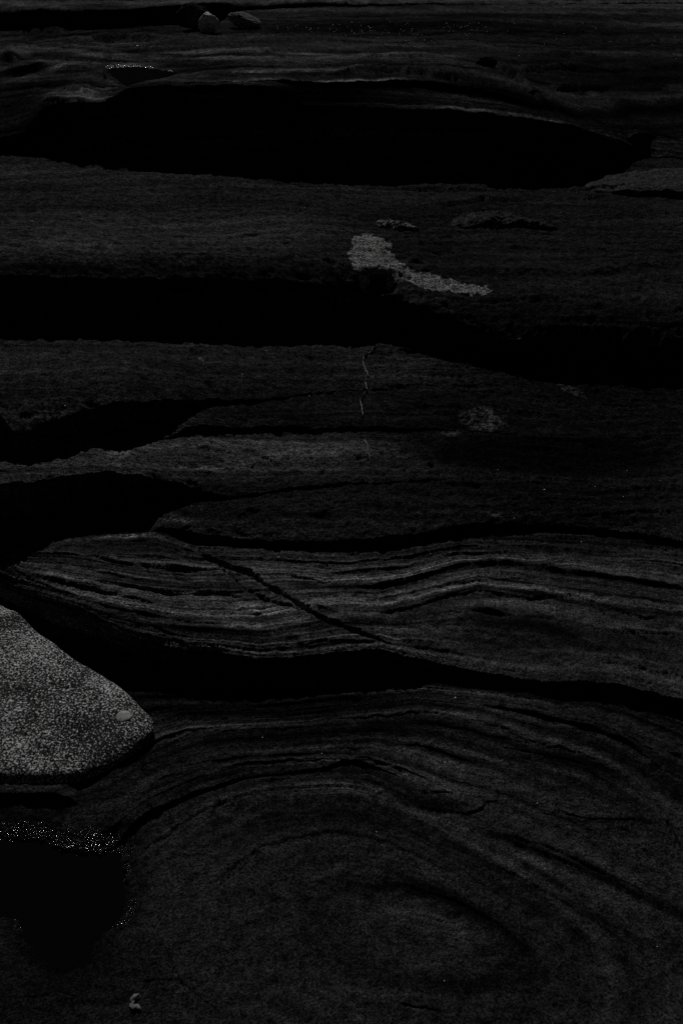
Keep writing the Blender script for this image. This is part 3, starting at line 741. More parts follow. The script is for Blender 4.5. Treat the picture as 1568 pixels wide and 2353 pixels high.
def rock_material(name, base=0.046, attr=True, speck=0.0, speck_scale=150.0, bump=0.6, grain=1.0):
    m, nt, N, Lk = nodes(name)
    out = N('ShaderNodeOutputMaterial'); bs = N('ShaderNodeBsdfPrincipled')
    Lk(bs.outputs[0], out.inputs[0])
    geo = N('ShaderNodeTexCoord')
    n1 = N('ShaderNodeTexNoise'); n1.inputs['Scale'].default_value = 26; n1.inputs['Detail'].default_value = 6; n1.inputs['Roughness'].default_value = 0.65
    n2 = N('ShaderNodeTexNoise'); n2.inputs['Scale'].default_value = 210; n2.inputs['Detail'].default_value = 3; n2.inputs['Roughness'].default_value = 0.7
    for n in (n1, n2): Lk(geo.outputs['Object'], n.inputs['Vector'])
    r1 = N('ShaderNodeMapRange'); r1.inputs[1].default_value = 0.3; r1.inputs[2].default_value = 0.7; r1.inputs[3].default_value = 0.55; r1.inputs[4].default_value = 1.45
    r2 = N('ShaderNodeMapRange'); r2.inputs[1].default_value = 0.32; r2.inputs[2].default_value = 0.68; r2.inputs[3].default_value = 0.25; r2.inputs[4].default_value = 1.75
    Lk(n1.outputs[0], r1.inputs[0]); Lk(n2.outputs[0], r2.inputs[0])
    mu = N('ShaderNodeMath'); mu.operation = 'MULTIPLY'; Lk(r1.outputs[0], mu.inputs[0]); Lk(r2.outputs[0], mu.inputs[1])
    mb = N('ShaderNodeMath'); mb.operation = 'MULTIPLY'; mb.inputs[1].default_value = base; Lk(mu.outputs[0], mb.inputs[0])
    col = mb
    if attr:
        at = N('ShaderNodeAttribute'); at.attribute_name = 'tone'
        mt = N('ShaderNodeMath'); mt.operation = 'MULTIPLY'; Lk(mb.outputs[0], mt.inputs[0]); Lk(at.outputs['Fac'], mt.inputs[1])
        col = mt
    if speck:
        vo = N('ShaderNodeTexNoise'); vo.inputs['Scale'].default_value = speck_scale; vo.inputs['Detail'].default_value = 3.5; vo.inputs['Roughness'].default_value = 0.65
        Lk(geo.outputs['Object'], vo.inputs['Vector'])
        rs = N('ShaderNodeMapRange'); rs.inputs[1].default_value = 0.50; rs.inputs[2].default_value = 0.57; rs.inputs[3].default_value = 0.0; rs.inputs[4].default_value = speck
        Lk(vo.outputs[0], rs.inputs[0])
        ad = N('ShaderNodeMath'); ad.operation = 'ADD'; Lk(col.outputs[0], ad.inputs[0]); Lk(rs.outputs[0], ad.inputs[1])
        col = ad
    cmb = N('ShaderNodeCombineColor')
    for k in range(3): Lk(col.outputs[0], cmb.inputs[k])
    Lk(cmb.outputs[0], bs.inputs['Base Color'])
    bs.inputs['Roughness'].default_value = 1.0
    bs.inputs['Specular IOR Level'].default_value = 0.0
    bu = N('ShaderNodeBump'); bu.inputs['Strength'].default_value = bump; bu.inputs['Distance'].default_value = 0.004
    ns = N('ShaderNodeMath'); ns.operation = 'ADD'
    Lk(n2.outputs[0], ns.inputs[0]); Lk(n1.outputs[0], ns.inputs[1])
    Lk(ns.outputs[0], bu.inputs['Height'])
    Lk(bu.outputs[0], bs.inputs['Normal'])
    if attr:
        # weathering grain that is coarser where the rock lies farther off
        gv = N('ShaderNodeAttribute'); gv.attribute_name = 'guv'
        mp = N('ShaderNodeAttribute'); mp.attribute_name = 'mpp'
        hs = []
        for sc_, det in ((0.11, 2.5), (0.34, 1.5), (0.05, 3.0)):
            g = N('ShaderNodeTexNoise'); g.inputs['Scale'].default_value = sc_; g.inputs['Detail'].default_value = det; g.inputs['Roughness'].default_value = 0.7
            Lk(gv.outputs['Vector'], g.inputs['Vector'])
            hs.append(g)
        lo = N('ShaderNodeMapRange'); lo.inputs[1].default_value = 0.38; lo.inputs[2].default_value = 0.56; lo.inputs[3].default_value = 0.45; lo.inputs[4].default_value = 1.2
        hi = N('ShaderNodeMapRange'); hi.inputs[1].default_value = 0.34; hi.inputs[2].default_value = 0.66; hi.inputs[3].default_value = 0.6; hi.inputs[4].default_value = 1.4
        Lk(hs[0].outputs[0], lo.inputs[0]); Lk(hs[1].outputs[0], hi.inputs[0])
        gm = N('ShaderNodeMath'); gm.operation = 'MULTIPLY'; Lk(lo.outputs[0], gm.inputs[0]); Lk(hi.outputs[0], gm.inputs[1])
        pt = N('ShaderNodeMapRange'); pt.inputs[1].default_value = 0.36; pt.inputs[2].default_value = 0.50; pt.inputs[3].default_value = 0.6; pt.inputs[4].default_value = 1.08
        Lk(hs[2].outputs[0], pt.inputs[0])
        gp = N('ShaderNodeMath'); gp.operation = 'MULTIPLY'; Lk(gm.outputs[0], gp.inputs[0]); Lk(pt.outputs[0], gp.inputs[1])
        gm = gp
        be = N('ShaderNodeAttribute'); be.attribute_name = 'bed'
        ba = N('ShaderNodeAttribute'); ba.attribute_name = 'bedding'
        bn = N('ShaderNodeTexNoise'); bn.noise_dimensions = '1D'; bn.inputs['Scale'].default_value = 5.0; bn.inputs['Detail'].default_value = 3.0; bn.inputs['Roughness'].default_value = 0.62
        Lk(be.outputs['Fac'], bn.inputs['W'])
        bc = N('ShaderNodeMath'); bc.operation = 'SUBTRACT'; bc.inputs[1].default_value = 0.5; Lk(bn.outputs[0], bc.inputs[0])
        b3 = N('ShaderNodeMath'); b3.operation = 'MULTIPLY'; Lk(bc.outputs[0], b3.inputs[0]); Lk(ba.outputs['Fac'], b3.inputs[1])
        b4 = N('ShaderNodeMath'); b4.operation = 'MULTIPLY_ADD'; b4.inputs[1].default_value = 3.4; b4.inputs[2].default_value = 1.0; Lk(b3.outputs[0], b4.inputs[0])
        b5 = N('ShaderNodeMath'); b5.operation = 'MAXIMUM'; b5.inputs[1].default_value = 0.18; Lk(b4.outputs[0], b5.inputs[0])
        g6 = N('ShaderNodeMath'); g6.operation = 'MULTIPLY'; Lk(gm.outputs[0], g6.inputs[0]); Lk(b5.outputs[0], g6.inputs[1])
        gm = g6
        gc = N('ShaderNodeMath'); gc.operation = 'MULTIPLY'; Lk(gm.outputs[0], gc.inputs[0]); Lk(col.outputs[0], gc.inputs[1])
        for k in range(3): Lk(gc.outputs[0], cmb.inputs[k])
        gh = N('ShaderNodeMath'); gh.operation = 'MULTIPLY_ADD'; gh.inputs[1].default_value = 2.2
        Lk(hs[0].outputs[0], gh.inputs[0]); Lk(hs[1].outputs[0], gh.inputs[2])
        gh2 = N('ShaderNodeMath'); gh2.operation = 'MULTIPLY_ADD'; gh2.inputs[1].default_value = 2.5; Lk(b3.outputs[0], gh2.inputs[0]); Lk(gh.outputs[0], gh2.inputs[2])
        gh = gh2
        gd = N('ShaderNodeMath'); gd.operation = 'MULTIPLY'; gd.inputs[1].default_value = 2.0 * grain; Lk(mp.outputs['Fac'], gd.inputs[0])
        b2 = N('ShaderNodeBump'); b2.inputs['Strength'].default_value = 1.0
        Lk(gd.outputs[0], b2.inputs['Distance']); Lk(gh.outputs[0], b2.inputs['Height'])
        Lk(bu.outputs[0], b2.inputs['Normal']); Lk(b2.outputs[0], bs.inputs['Normal'])
        aw = N('ShaderNodeAttribute'); aw.attribute_name = 'wet'
        rr = N('ShaderNodeMapRange'); rr.inputs[1].default_value = 0.2; rr.inputs[2].default_value = 0.5; rr.inputs[3].default_value = 1.0; rr.inputs[4].default_value = 0.10
        Lk(aw.outputs['Fac'], rr.inputs[0]); Lk(rr.outputs[0], bs.inputs['Roughness'])
        sp = N('ShaderNodeMapRange'); sp.inputs[1].default_value = 0.35; sp.inputs[2].default_value = 0.75; sp.inputs[3].default_value = 0.0; sp.inputs[4].default_value = 0.5
        Lk(aw.outputs['Fac'], sp.inputs[0]); Lk(sp.outputs[0], bs.inputs['Specular IOR Level'])
        bd = N('ShaderNodeMapRange'); bd.inputs[3].default_value = 0.004; bd.inputs[4].default_value = 0.010
        Lk(aw.outputs['Fac'], bd.inputs[0]); Lk(bd.outputs[0], bu.inputs['Distance'])
    return m

M_ROCK = rock_material('banded_rock')
M_PALE = rock_material('pale_crust', 0.20, True, 0.32, 150.0, 0.8)
M_BOULDER = rock_material('barnacle_crust', 0.032, False, 0.78, 200.0, 0.9)
def crusted(m):                                             # clumps of pale crust, thicker here and thinner there
    nt = m.node_tree
    sp = [n for n in nt.nodes if n.type == 'MAP_RANGE' and abs(n.inputs[1].default_value - 0.50) < 1e-4][0]
    tc = [n for n in nt.nodes if n.type == 'TEX_COORD'][0]
    big = nt.nodes.new('ShaderNodeTexNoise'); big.inputs['Scale'].default_value = 9; big.inputs['Detail'].default_value = 5
    nt.links.new(tc.outputs['Object'], big.inputs['Vector'])
    a = nt.nodes.new('ShaderNodeMapRange'); a.inputs[1].default_value = 0.3; a.inputs[2].default_value = 0.7; a.inputs[3].default_value = 0.57; a.inputs[4].default_value = 0.45
    b = nt.nodes.new('ShaderNodeMapRange'); b.inputs[1].default_value = 0.3; b.inputs[2].default_value = 0.7; b.inputs[3].default_value = 0.68; b.inputs[4].default_value = 0.61
    nt.links.new(big.outputs[0], a.inputs[0]); nt.links.new(big.outputs[0], b.inputs[0])
    nt.links.new(a.outputs[0], sp.inputs[1]); nt.links.new(b.outputs[0], sp.inputs[2])
crusted(M_BOULDER)
M_STONE = rock_material('stone', 0.2, False, 0.0, 0, 0.8)
M_DARKSTONE = rock_material('dark_stone', 0.03, False, 0.0, 0, 0.8)
def plain(name, v, rough=0.6, spec=0.2):
    m, nt, N, Lk = nodes(name)
    out = N('ShaderNodeOutputMaterial'); bs = N('ShaderNodeBsdfPrincipled'); Lk(bs.outputs[0], out.inputs[0])
    tc = N('ShaderNodeTexCoord'); no = N('ShaderNodeTexNoise'); no.inputs['Scale'].default_value = 90; no.inputs['Detail'].default_value = 3
    Lk(tc.outputs['Object'], no.inputs['Vector'])
    mr = N('ShaderNodeMapRange'); mr.inputs[1].default_value = 0.3; mr.inputs[2].default_value = 0.7; mr.inputs[3].default_value = v * 0.6; mr.inputs[4].default_value = min(v * 1.3, 0.9)
    Lk(no.outputs[0], mr.inputs[0]); cm = N('ShaderNodeCombineColor')
    for k in range(3): Lk(mr.outputs[0], cm.inputs[k])
    Lk(cm.outputs[0], bs.inputs['Base Color']); bs.inputs['Roughness'].default_value = rough; bs.inputs['Specular IOR Level'].default_value = spec
    return m
M_SHELL = plain('shell', 0.8)
M_LIMPET = plain('limpet_shell', 0.36, 0.8, 0.0)
M_VEIN = plain('quartz', 0.22, 0.9, 0.0)

def water_material():
    m, nt, N, Lk = nodes('water')
    out = N('ShaderNodeOutputMaterial'); mx = N('ShaderNodeMixShader'); mx.inputs[0].default_value = 0.03
    df = N('ShaderNodeBsdfDiffuse'); df.inputs['Color'].default_value = (0.003, 0.003, 0.003, 1)
    gl = N('ShaderNodeBsdfGlossy'); gl.inputs['Roughness'].default_value = 0.03; gl.inputs['Color'].default_value = (0.6, 0.6, 0.6, 1)
    tc = N('ShaderNodeTexCoord'); no = N('ShaderNodeTexNoise'); no.inputs['Scale'].default_value = 14; no.inputs['Detail'].default_value = 2
    Lk(tc.outputs['Object'], no.inputs['Vector'])
    bu = N('ShaderNodeBump'); bu.inputs['Strength'].default_value = 0.05; bu.inputs['Distance'].default_value = 0.004
    Lk(no.outputs[0], bu.inputs['Height']); Lk(bu.outputs[0], gl.inputs['Normal'])
    Lk(df.outputs[0], mx.inputs[1]); Lk(gl.outputs[0], mx.inputs[2]); Lk(mx.outputs[0], out.inputs[0])
    return m
M_WATER = water_material()

# ------------------------------------------------------------------ objects
C = sc.collection
def tag(o, label=None, cat=None, group=None, kind=None):
    if label: o['label'] = label
    if cat: o['category'] = cat
    if group: o['group'] = group
    if kind: o['kind'] = kind
    return o

def empty(name, loc):
    o = bpy.data.objects.new(name, None); C.objects.link(o); o.location = loc; o.empty_display_size = 0.1
    return o

def mesh_obj(name, co, faces, mat, parent=None, smooth=True, attrs=None, loc=None):
    me = bpy.data.meshes.new(name)
    co = np.asarray(co, np.float32)
    fa = np.asarray(faces, np.int32)
    nf, k = fa.shape
    me.vertices.add(len(co)); me.vertices.foreach_set('co', co.ravel())
    me.loops.add(nf * k); me.loops.foreach_set('vertex_index', fa.ravel())
    me.polygons.add(nf); me.polygons.foreach_set('loop_start', np.arange(0, nf * k, k, dtype=np.int32))
    me.polygons.foreach_set('use_smooth', np.full(nf, smooth))
    me.update(calc_edges=True)
    for an, av in (attrs or {}).items():
        av = np.asarray(av, np.float32)
        if av.ndim == 2:
            a = me.attributes.new(an, 'FLOAT_VECTOR', 'POINT'); a.data.foreach_set('vector', av.ravel())
        else:
            a = me.attributes.new(an, 'FLOAT', 'POINT'); a.data.foreach_set('value', av)
    me.materials.append(mat)
    o = bpy.data.objects.new(name, me); C.objects.link(o)
    if parent is not None:
        o.parent = parent
        o.matrix_parent_inverse = Matrix.Translation(-parent.location)
    if loc is not None: o.location = loc
    return o

VID = np.arange(NR * NC).reshape(NR, NC)
QUADS = np.stack([VID[:-1, :-1], VID[:-1, 1:], VID[1:, 1:], VID[1:, :-1]], axis=-1)
CO = np.stack([GX, GY, Zw], axis=-1).reshape(-1, 3)
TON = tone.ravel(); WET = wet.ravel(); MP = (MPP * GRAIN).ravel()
BED = (Q + 0.06 * warp + 0.02 * perlin(PX / 60, PY / 30, 551)).ravel(); BEDA = np.clip(stratamask, 0, 1.2) * np.where(inpave[:, None], 0.75 - 0.45 * sstep(1780, 1880, PY), np.where(infar[:, None], 0.65, 1.0))
BEDA = (BEDA * np.where(infold[:, None], 1 - 0.65 * sstep(900, 1050, PX) * sstep(1370, 1430, PY), 1.0) * np.clip(1 + 0.7 * perlin(PX / 130, PY / 45, 552), 0.2, 1.6)).ravel()
GUV = np.stack([PU * 2300, np.where(isface[:, None], S / 2.0 * 2300, PV * 2300), 0 * PU], -1).reshape(-1, 3)
fkey = kk[1:]                                               # a quad belongs to the ledge of its far row
def grid_part(name, fmask, mat, parent=None):
    q = QUADS[fmask]
    u, inv = np.unique(q.ravel(), return_inverse=True)
    return mesh_obj(name, CO[u], inv.reshape(-1, 4), mat, parent, True, {'tone': TON[u], 'wet': WET[u], 'mpp': MP[u], 'guv': GUV[u], 'bed': BED[u], 'bedding': BEDA[u]})

fPX = 0.25 * (PX[:-1, :-1] + PX[1:, :-1] + PX[:-1, 1:] + PX[1:, 1:]); fPY = 0.25 * (PY[:-1, :-1] + PY[1:, :-1] + PY[:-1, 1:] + PY[1:, 1:])
fQ = 0.5 * (Q[1:, :-1] + Q[1:, 1:]); fface = isface[1:][:, None] & np.ones((1, NC - 1), bool)

PATCH = [(812, 546), (830, 542), (852, 543), (880, 553), (900, 566), (898, 576), (884, 580), (905, 594), (912, 606), (935, 620), (955, 628), (1000, 632), (1040, 643), (1085, 650), (1118, 654), (1129, 662), (1122, 673), (1085, 674), (1040, 670), (1000, 668), (955, 661), (945, 648), (925, 642), (890, 640), (876, 628), (858, 629), (846, 640), (838, 656), (828, 658), (818, 635), (800, 604), (798, 590), (810, 575), (808, 560)]
sdP = poly_sd(PATCH, 60) + 4.0 * perlin(PX / 18, PY / 11, 71) + 5.0 * perlin(PX / 7, PY / 4.5, 72)
fpatch = (0.25 * (sdP[:-1, :-1] + sdP[1:, :-1] + sdP[:-1, 1:] + sdP[1:, 1:]) < 0)

def anchor(X, Y):
    j = np.argmin((PX - X) ** 2 + (PY - Y) ** 2)
    return Vector(CO[j])

INFO = {
    'seam': ('low dark folded lip of rock ending at the near tide pool', 'rock ledge'),
    'bank': ('curving banded rock wrapped around the barnacled boulder and the pool', 'rock ledge'),
    'fold': ('wavy finely layered rock block with diagonal cracks above the black hollow', 'rock ledge'),
    'nose': ('rough dark rock layer ending in a blunt nose over the wavy block', 'rock ledge'),
    'tongue': ('pale grainy tongue of rock between two black hollows', 'rock ledge'),
    'sill': ('thin rock sill just above the pale grainy tongue', 'rock ledge'),
    'brow': ('smooth grey rock shelf with a thin white vein', 'rock ledge'),
    'bench': ('broad pitted rock bench with a pale crust patch on its edge', 'rock ledge'),
    'cave': ('long rock shelf overhanging the widest black hollow', 'rock ledge'),
    'dome': ('smooth domed top layer of the long shelf above the widest hollow', 'rock ledge'),
    'ridge': ('farthest low rock ridge behind the loose boulders', 'rock ledge'),
}
ground = grid_part('rock_pavement', (fkey == 'pavement')[:, None] & np.ones((1, NC - 1), bool), M_ROCK)
tag(ground, kind='structure')
PARTS = {}
for L in LEDGES:
    k = L['key']
    fm = (fkey == k)[:, None] & np.ones((1, NC - 1), bool)
    lab, cat = INFO[k]
    root = empty('rock_ledge', anchor(784, curve(L['lip'])(784)))
    tag(root, lab, cat)
    PARTS[k] = root
    ff = fm & fface
    grid_part('ledge_face', ff, M_ROCK, root)
    top = fm & ~fface
    if k == 'bench':
        p = grid_part('crust_patch', top & fpatch, M_PALE, root)
        p['label'] = 'pale grainy crust patch'
        grid_part('ledge_top', top & ~fpatch, M_ROCK, root)
    elif k == 'fold':
        lv = np.floor(np.clip(fQ * 2, 0, 7)).astype(int)
        for _ in range(30):                                 # no stray slivers: a lone cell joins the layer in front of it
            cnt = sum((np.roll(lv, sh, ax) == lv).astype(int) for sh in (1, -1) for ax in (0, 1))
            bad = cnt < 2
            if not bad.any(): break
            lv = np.where(bad, np.roll(lv, 1, 0), lv)
        for v in range(8):
            s = top & (lv == v)
            if s.sum() > 200:
                grid_part('stratum', s, M_ROCK, root)
    else:
        grid_part('ledge_top', top, M_ROCK, root)

# land that goes on beyond the outcrop
n = 48
gx, gy = np.meshgrid(np.linspace(-1, 1, n), np.linspace(-1, 1, n))
gx = np.sign(gx) * np.abs(gx) ** 3 * 900; gy = np.sign(gy) * np.abs(gy) ** 3 * 900
gz = -1.6 + 0.0 * gx
v = np.arange(n * n).reshape(n, n)
tag(mesh_obj('ground', np.stack([gx, gy, gz], -1).reshape(-1, 3), np.stack([v[:-1, :-1], v[:-1, 1:], v[1:, 1:], v[1:, :-1]], -1).reshape(-1, 4), M_STONE), kind='structure')

def world_at(X, Y, z):
    x, y, zz = pix_dir(X, Y)
    t = (z - H) / zz
    return np.stack([x * t, y * t, 0 * t + z], -1)

def pool(name, outline, z, sd):
    p = np.array(outline, float)
    c = p.mean(axis=0)
    p2 = c + (p - c) * np.array([1.10, 1.10]) + np.sign(p - c) * 4
    w3 = world_at(p2[:, 0], p2[:, 1], z)
    cen = w3.mean(axis=0)
    co = [cen] + list(w3)
    n = len(w3)
    return tag(mesh_obj(name, co, [[0, 1 + i, 1 + (i + 1) % n] for i in range(n)], M_WATER, smooth=False), kind='structure')
pool('pool_water', POOL_NEAR, ZN, sdN)
pool('pool_water', POOL_FAR, ZF, sdF)

# ---- the barnacled boulder beside the pool
def lump_from_outline(name, outline, z_edge, rise, thick, mat, rings=60, nper=240, seed=1, amp=0.004, lam=0.05, flat=2.2):
    p = np.array(outline, float)
    p = np.concatenate([p, p[:1]])
    L = np.concatenate([[0], np.cumsum(np.hypot(*np.diff(p, axis=0).T))])
    t = np.linspace(0, L[-1], nper, endpoint=False)
    ox, oy = np.interp(t, L, p[:, 0]), np.interp(t, L, p[:, 1])
    w3 = world_at(ox, oy, z_edge)[:, :2]
    for _ in range(2):
        w3 = 0.25 * np.roll(w3, 1, 0) + 0.5 * w3 + 0.25 * np.roll(w3, -1, 0)
    cen = w3.mean(axis=0)
    co = []
    prof = []
    for i in range(14):
        a = i / 14 * math.pi / 2
        prof.append((0.90 + 0.10 * math.sin(a), -thick * (0.40 + 0.60 * math.cos(a))))
    for i in range(rings):
        f = i / (rings - 1)
        s = 1 - f
        prof.append((max(s, 0.002), rise * (1 - s ** flat) - thick * 0.40 * max(0.0, (s - 0.92) / 0.08) ** 2))
    for s, dz in prof:
        xy = cen + (w3 - cen) * s
        co.append(np.concatenate([xy, np.full((nper, 1), z_edge + dz)], axis=1))
    co = np.stack(co)
    d = amp * fbm(co[..., 0] / lam, co[..., 1] / lam + co[..., 2] / lam, seed, 4)
    co[..., 2] += d
    co[..., 0] += 0.6 * amp * perlin(co[..., 1] / lam, co[..., 2] / lam + 5, seed + 9)
    nr = len(prof)
    v = np.arange(nr * nper).reshape(nr, nper)
    q = np.stack([v[:-1], np.roll(v[:-1], -1, 1), np.roll(v[1:], -1, 1), v[1:]], -1).reshape(-1, 4)
    return mesh_obj(name, co.reshape(-1, 3), q, mat)
BOULDER = [(-150, 1375), (-60, 1372), (0, 1376), (40, 1398), (78, 1440), (130, 1474), (170, 1502), (215, 1532), (260, 1562), (300, 1592), (328, 1620), (347, 1642), (353, 1662), (345, 1684), (322, 1706), (292, 1728), (246, 1757), (200, 1777), (150, 1788), (100, 1793), (0, 1791), (-80, 1790), (-170, 1770), (-230, 1680), (-240, 1540), (-210, 1430)]
b = lump_from_outline('boulder', BOULDER, 0.034, 0.034, 0.034, M_BOULDER, amp=0.007, lam=0.12, flat=2.0)
tag(b, 'speckled white barnacle-crusted boulder beside the near tide pool', 'boulder')

def shell_cone(name, X, Y, z, rad, hgt, mat, n=28, seed=3):
    c = world_at(X, Y, z)
    rng = np.random.default_rng(seed)
    rib = 1 + 0.05 * rng.standard_normal(n)
    co = []; prof = [(1.0, 0.0), (0.97, 0.25), (0.8, 0.55), (0.5, 0.85), (0.2, 0.98), (0.02, 1.0)]
    a = np.linspace(0, 2 * math.pi, n, endpoint=False)
    for s, h in prof:
        co.append(np.stack([np.cos(a) * rad * s * rib, np.sin(a) * rad * s * rib, 0 * a + hgt * h], -1))
    co = np.stack(co); v = np.arange(len(prof) * n).reshape(len(prof), n)
    q = np.stack([v[:-1], np.roll(v[:-1], -1, 1), np.roll(v[1:], -1, 1), v[1:]], -1).reshape(-1, 4)
    return mesh_obj(name, co.reshape(-1, 3), q, mat, loc=c)
bv = np.empty(len(b.data.vertices) * 3, np.float32); b.data.vertices.foreach_get('co', bv); bv = bv.reshape(-1, 3)
bx, by, bd = project(bv[:, 0], bv[:, 1], bv[:, 2])
lz = bv[np.argmin((bx - 283) ** 2 + (by - 1645) ** 2 + 4000 * (bv[:, 2] < 0.03)), 2]
tag(shell_cone('limpet', 283, 1645, float(lz) - 0.002, 0.0195, 0.005, M_LIMPET), 'round pale limpet shell clinging to the barnacled boulder', 'limpet')

# ---- loose rocks
def rock_mesh(name, size, seed, mat, rough=0.28, sub=5, cut=None):
    import bmesh
    bm = bmesh.new(); bmesh.ops.create_icosphere(bm, subdivisions=sub, radius=1.0)
    v = np.array([x.co[:] for x in bm.verts])
    f = [[x.index for x in fc.verts] for fc in bm.faces]
    bm.free()
    rng = np.random.default_rng(seed)
    # planes chop the ball into facets
    for i in range(9):
        nrm = rng.standard_normal(3); nrm[2] *= 0.8; nrm /= np.linalg.norm(nrm)
        d = 0.62 + 0.25 * rng.random()
        ex = np.maximum(v @ nrm - d, 0)
        v = v - ex[:, None] * nrm * 0.85
    r = 1 + rough * 0.35 * fbm(v[:, 0] * 1.7 + seed, v[:, 1] * 1.7 + v[:, 2] * 2.1, seed, 4)
    r += 0.06 * perlin(v[:, 0] * 0.6, v[:, 2] * 9 + v[:, 0] * 2, seed + 4)
    v = v * r[:, None] * np.array(size)
    v[:, 2] -= v[:, 2].min()
    return mesh_obj(name, v, f, mat)
def put_rock(X, Y, size_px, aspect, seed, mat, label, rz=0, cat='boulder', sink=0.12, rough=0.28, tilt=(0, 0)):
    a = anchor(X, Y)
    d = project(a.x, a.y, a.z)[2]
    s = size_px * d / FPX * 0.5
    o = rock_mesh('boulder', (s, s * aspect[0], s * aspect[1]), seed, mat, rough)
    o.location = a - Vector((0, 0, sink * s)); o.rotation_euler = (tilt[0], tilt[1], rz)
    return tag(o, label, cat)
put_rock(452, 70, 86, (0.8, 0.75), 3, M_DARKSTONE, 'big dark boulder against the far ridge, behind the light-topped stone', 0.4)
put_rock(482, 76, 54, (0.9, 0.8), 31, rock_material('sunlit_stone', 0.75, False, 0, 0, 0.8), 'small boulder with a sunlit top in front of the big dark one', 0.2)  # base colour raised so the top reads as sunlit
put_rock(560, 66, 84, (0.7, 0.46), 14, M_STONE, 'angular layered boulder lying alone right of the dark one', 0.15, tilt=(0, 0.15))
put_rock(1113, 148, 56, (0.7, 0.5), 21, M_DARKSTONE, 'dark block on the right end of the domed shelf', 0.3, 'rock', 0.3)
put_rock(1222, 212, 34, (0.8, 0.5), 23, M_DARKSTONE, 'small dark stone on the slanting break right of the domed shelf', 0.3, 'rock', 0.3)

# ---- the flat plate of pale rock at the right edge and the crusted mounds on the bench
zpl = anchor(1450, 425).z
PLATE = [(1332, 432), (1350, 414), (1372, 403), (1420, 400), (1470, 390), (1530, 385), (1600, 384), (1720, 390), (1760, 420), (1700, 446), (1568, 441), (1500, 438), (1440, 440), (1390, 441), (1350, 438)]
M_PLATE = rock_material('plate_rock', 0.036, False, 0.05, 60, 1.0)
tag(lump_from_outline('rock_slab', PLATE, zpl + 0.014, 0.02, 0.04, M_PLATE, seed=5, amp=0.010, lam=0.12), 'pale flat rock slab at the right end of the widest hollow', 'rock slab')
M_CRUST = rock_material('crust_rock', 0.04, False, 0.2, 40, 1.0)
z1 = anchor(905, 515).z
tag(lump_from_outline('rock_mound', [(858, 513), (880, 503), (905, 507), (935, 513), (962, 519), (955, 525), (915, 524), (890, 521), (868, 520)], z1 + 0.012, 0.012, 0.03, M_CRUST, seed=6, amp=0.012, lam=0.06), 'small crusty mound on the bench just above the pale patch', 'rock mound')
z1 = anchor(1120, 512).z
M_MOUND = rock_material('mound_rock', 0.03, False, 0.04, 40, 1.0)
tag(lump_from_outline('rock_mound', [(1030, 520), (1040, 500), (1070, 490), (1130, 488), (1180, 492), (1200, 502), (1240, 512), (1280, 520), (1265, 525), (1200, 521), (1130, 523), (1075, 526)], z1 + 0.015, 0.03, 0.04, M_MOUND, seed=7, amp=0.014, lam=0.07), 'long low pitted mound on the bench right of the small crusty one', 'rock mound')

# ---- white vein
VP = PX[~isface]; VY = PY[~isface]; VCO = np.stack([GX[~isface], GY[~isface], Zw[~isface]], -1)
def on_top(X, Y):
    j = np.argmin((VP - X) ** 2 + (VY - Y) ** 2)
    return VCO.reshape(-1, 3)[j]
def vein(pts, width, parent):
    p = np.array(pts, float)
    L = np.concatenate([[0], np.cumsum(np.hypot(*np.diff(p, axis=0).T))])
    t = np.arange(0, L[-1], 2.5)
    X = np.interp(t, L, p[:, 0]) + 2.2 * perlin(t / 8, 0 * t + .5, 3) + 1.2 * perlin(t / 4.3, 0 * t + 2.5, 5); Y = np.interp(t, L, p[:, 1])
    z0 = np.array([on_top(a, b)[2] for a, b in zip(X, Y)])
    zz = gsm(np.maximum(z0, np.maximum(np.roll(z0, 1), np.roll(z0, -1))), 1.0)
    c = world_at(X, Y, zz)
    w = width * (0.6 + 0.5 * np.abs(perlin(t / 13, 0 * t + 7.5, 4)))
    a = c.copy(); a[:, 0] -= w; b = c.copy(); b[:, 0] += w
    m = c.copy(); m[:, 2] += 0.007
    a[:, 2] -= 0.003; b[:, 2] -= 0.003
    n = len(c)
    co = np.concatenate([a, m, b])
    f = [[i, i + 1, n + i + 1, n + i] for i in range(n - 1)] + [[n + i, n + i + 1, 2 * n + i + 1, 2 * n + i] for i in range(n - 1)]
    o = mesh_obj('mineral_vein', co, f, M_VEIN, parent)
    o['label'] = 'thin white mineral vein'
vein([(860, 796), (855, 808), (836, 820), (833, 832), (838, 848), (843, 860), (841, 880), (844, 895), (836, 908), (827, 920), (831, 938), (833, 960)], 0.0021, PARTS['brow'])
vein([(838, 1008), (842, 1022), (846, 1040), (851, 1062)], 0.0021, PARTS['tongue'])

# ---- shell bits
random.seed(4)
def chip_mesh(seed):
    rng = np.random.default_rng(seed)
    n = 7
    a = np.linspace(0, 2 * math.pi, n, endpoint=False) + rng.normal(0, 0.15, n)
    rr = 0.75 + 0.35 * rng.random(n)
    low = np.stack([np.cos(a) * rr, np.sin(a) * rr * 0.75, -0.15 + 0 * a], -1)
    mid = np.stack([np.cos(a) * rr * 0.8, np.sin(a) * rr * 0.6, 0.25 + 0.15 * rng.random(n)], -1)
    top = np.array([[0.05, 0.0, 0.5]])
    co = np.concatenate([low, mid, top])
    me = bpy.data.meshes.new('shell_chip')
    f = [[i, (i + 1) % n, n + (i + 1) % n, n + i] for i in range(n)] + [[n + i, n + (i + 1) % n, 2 * n] for i in range(n)] + [list(range(n))[::-1]]
    me.from_pydata(co.tolist(), [], f); me.materials.append(M_SHELL)
    return me
CHIPS = [chip_mesh(i) for i in range(6)]
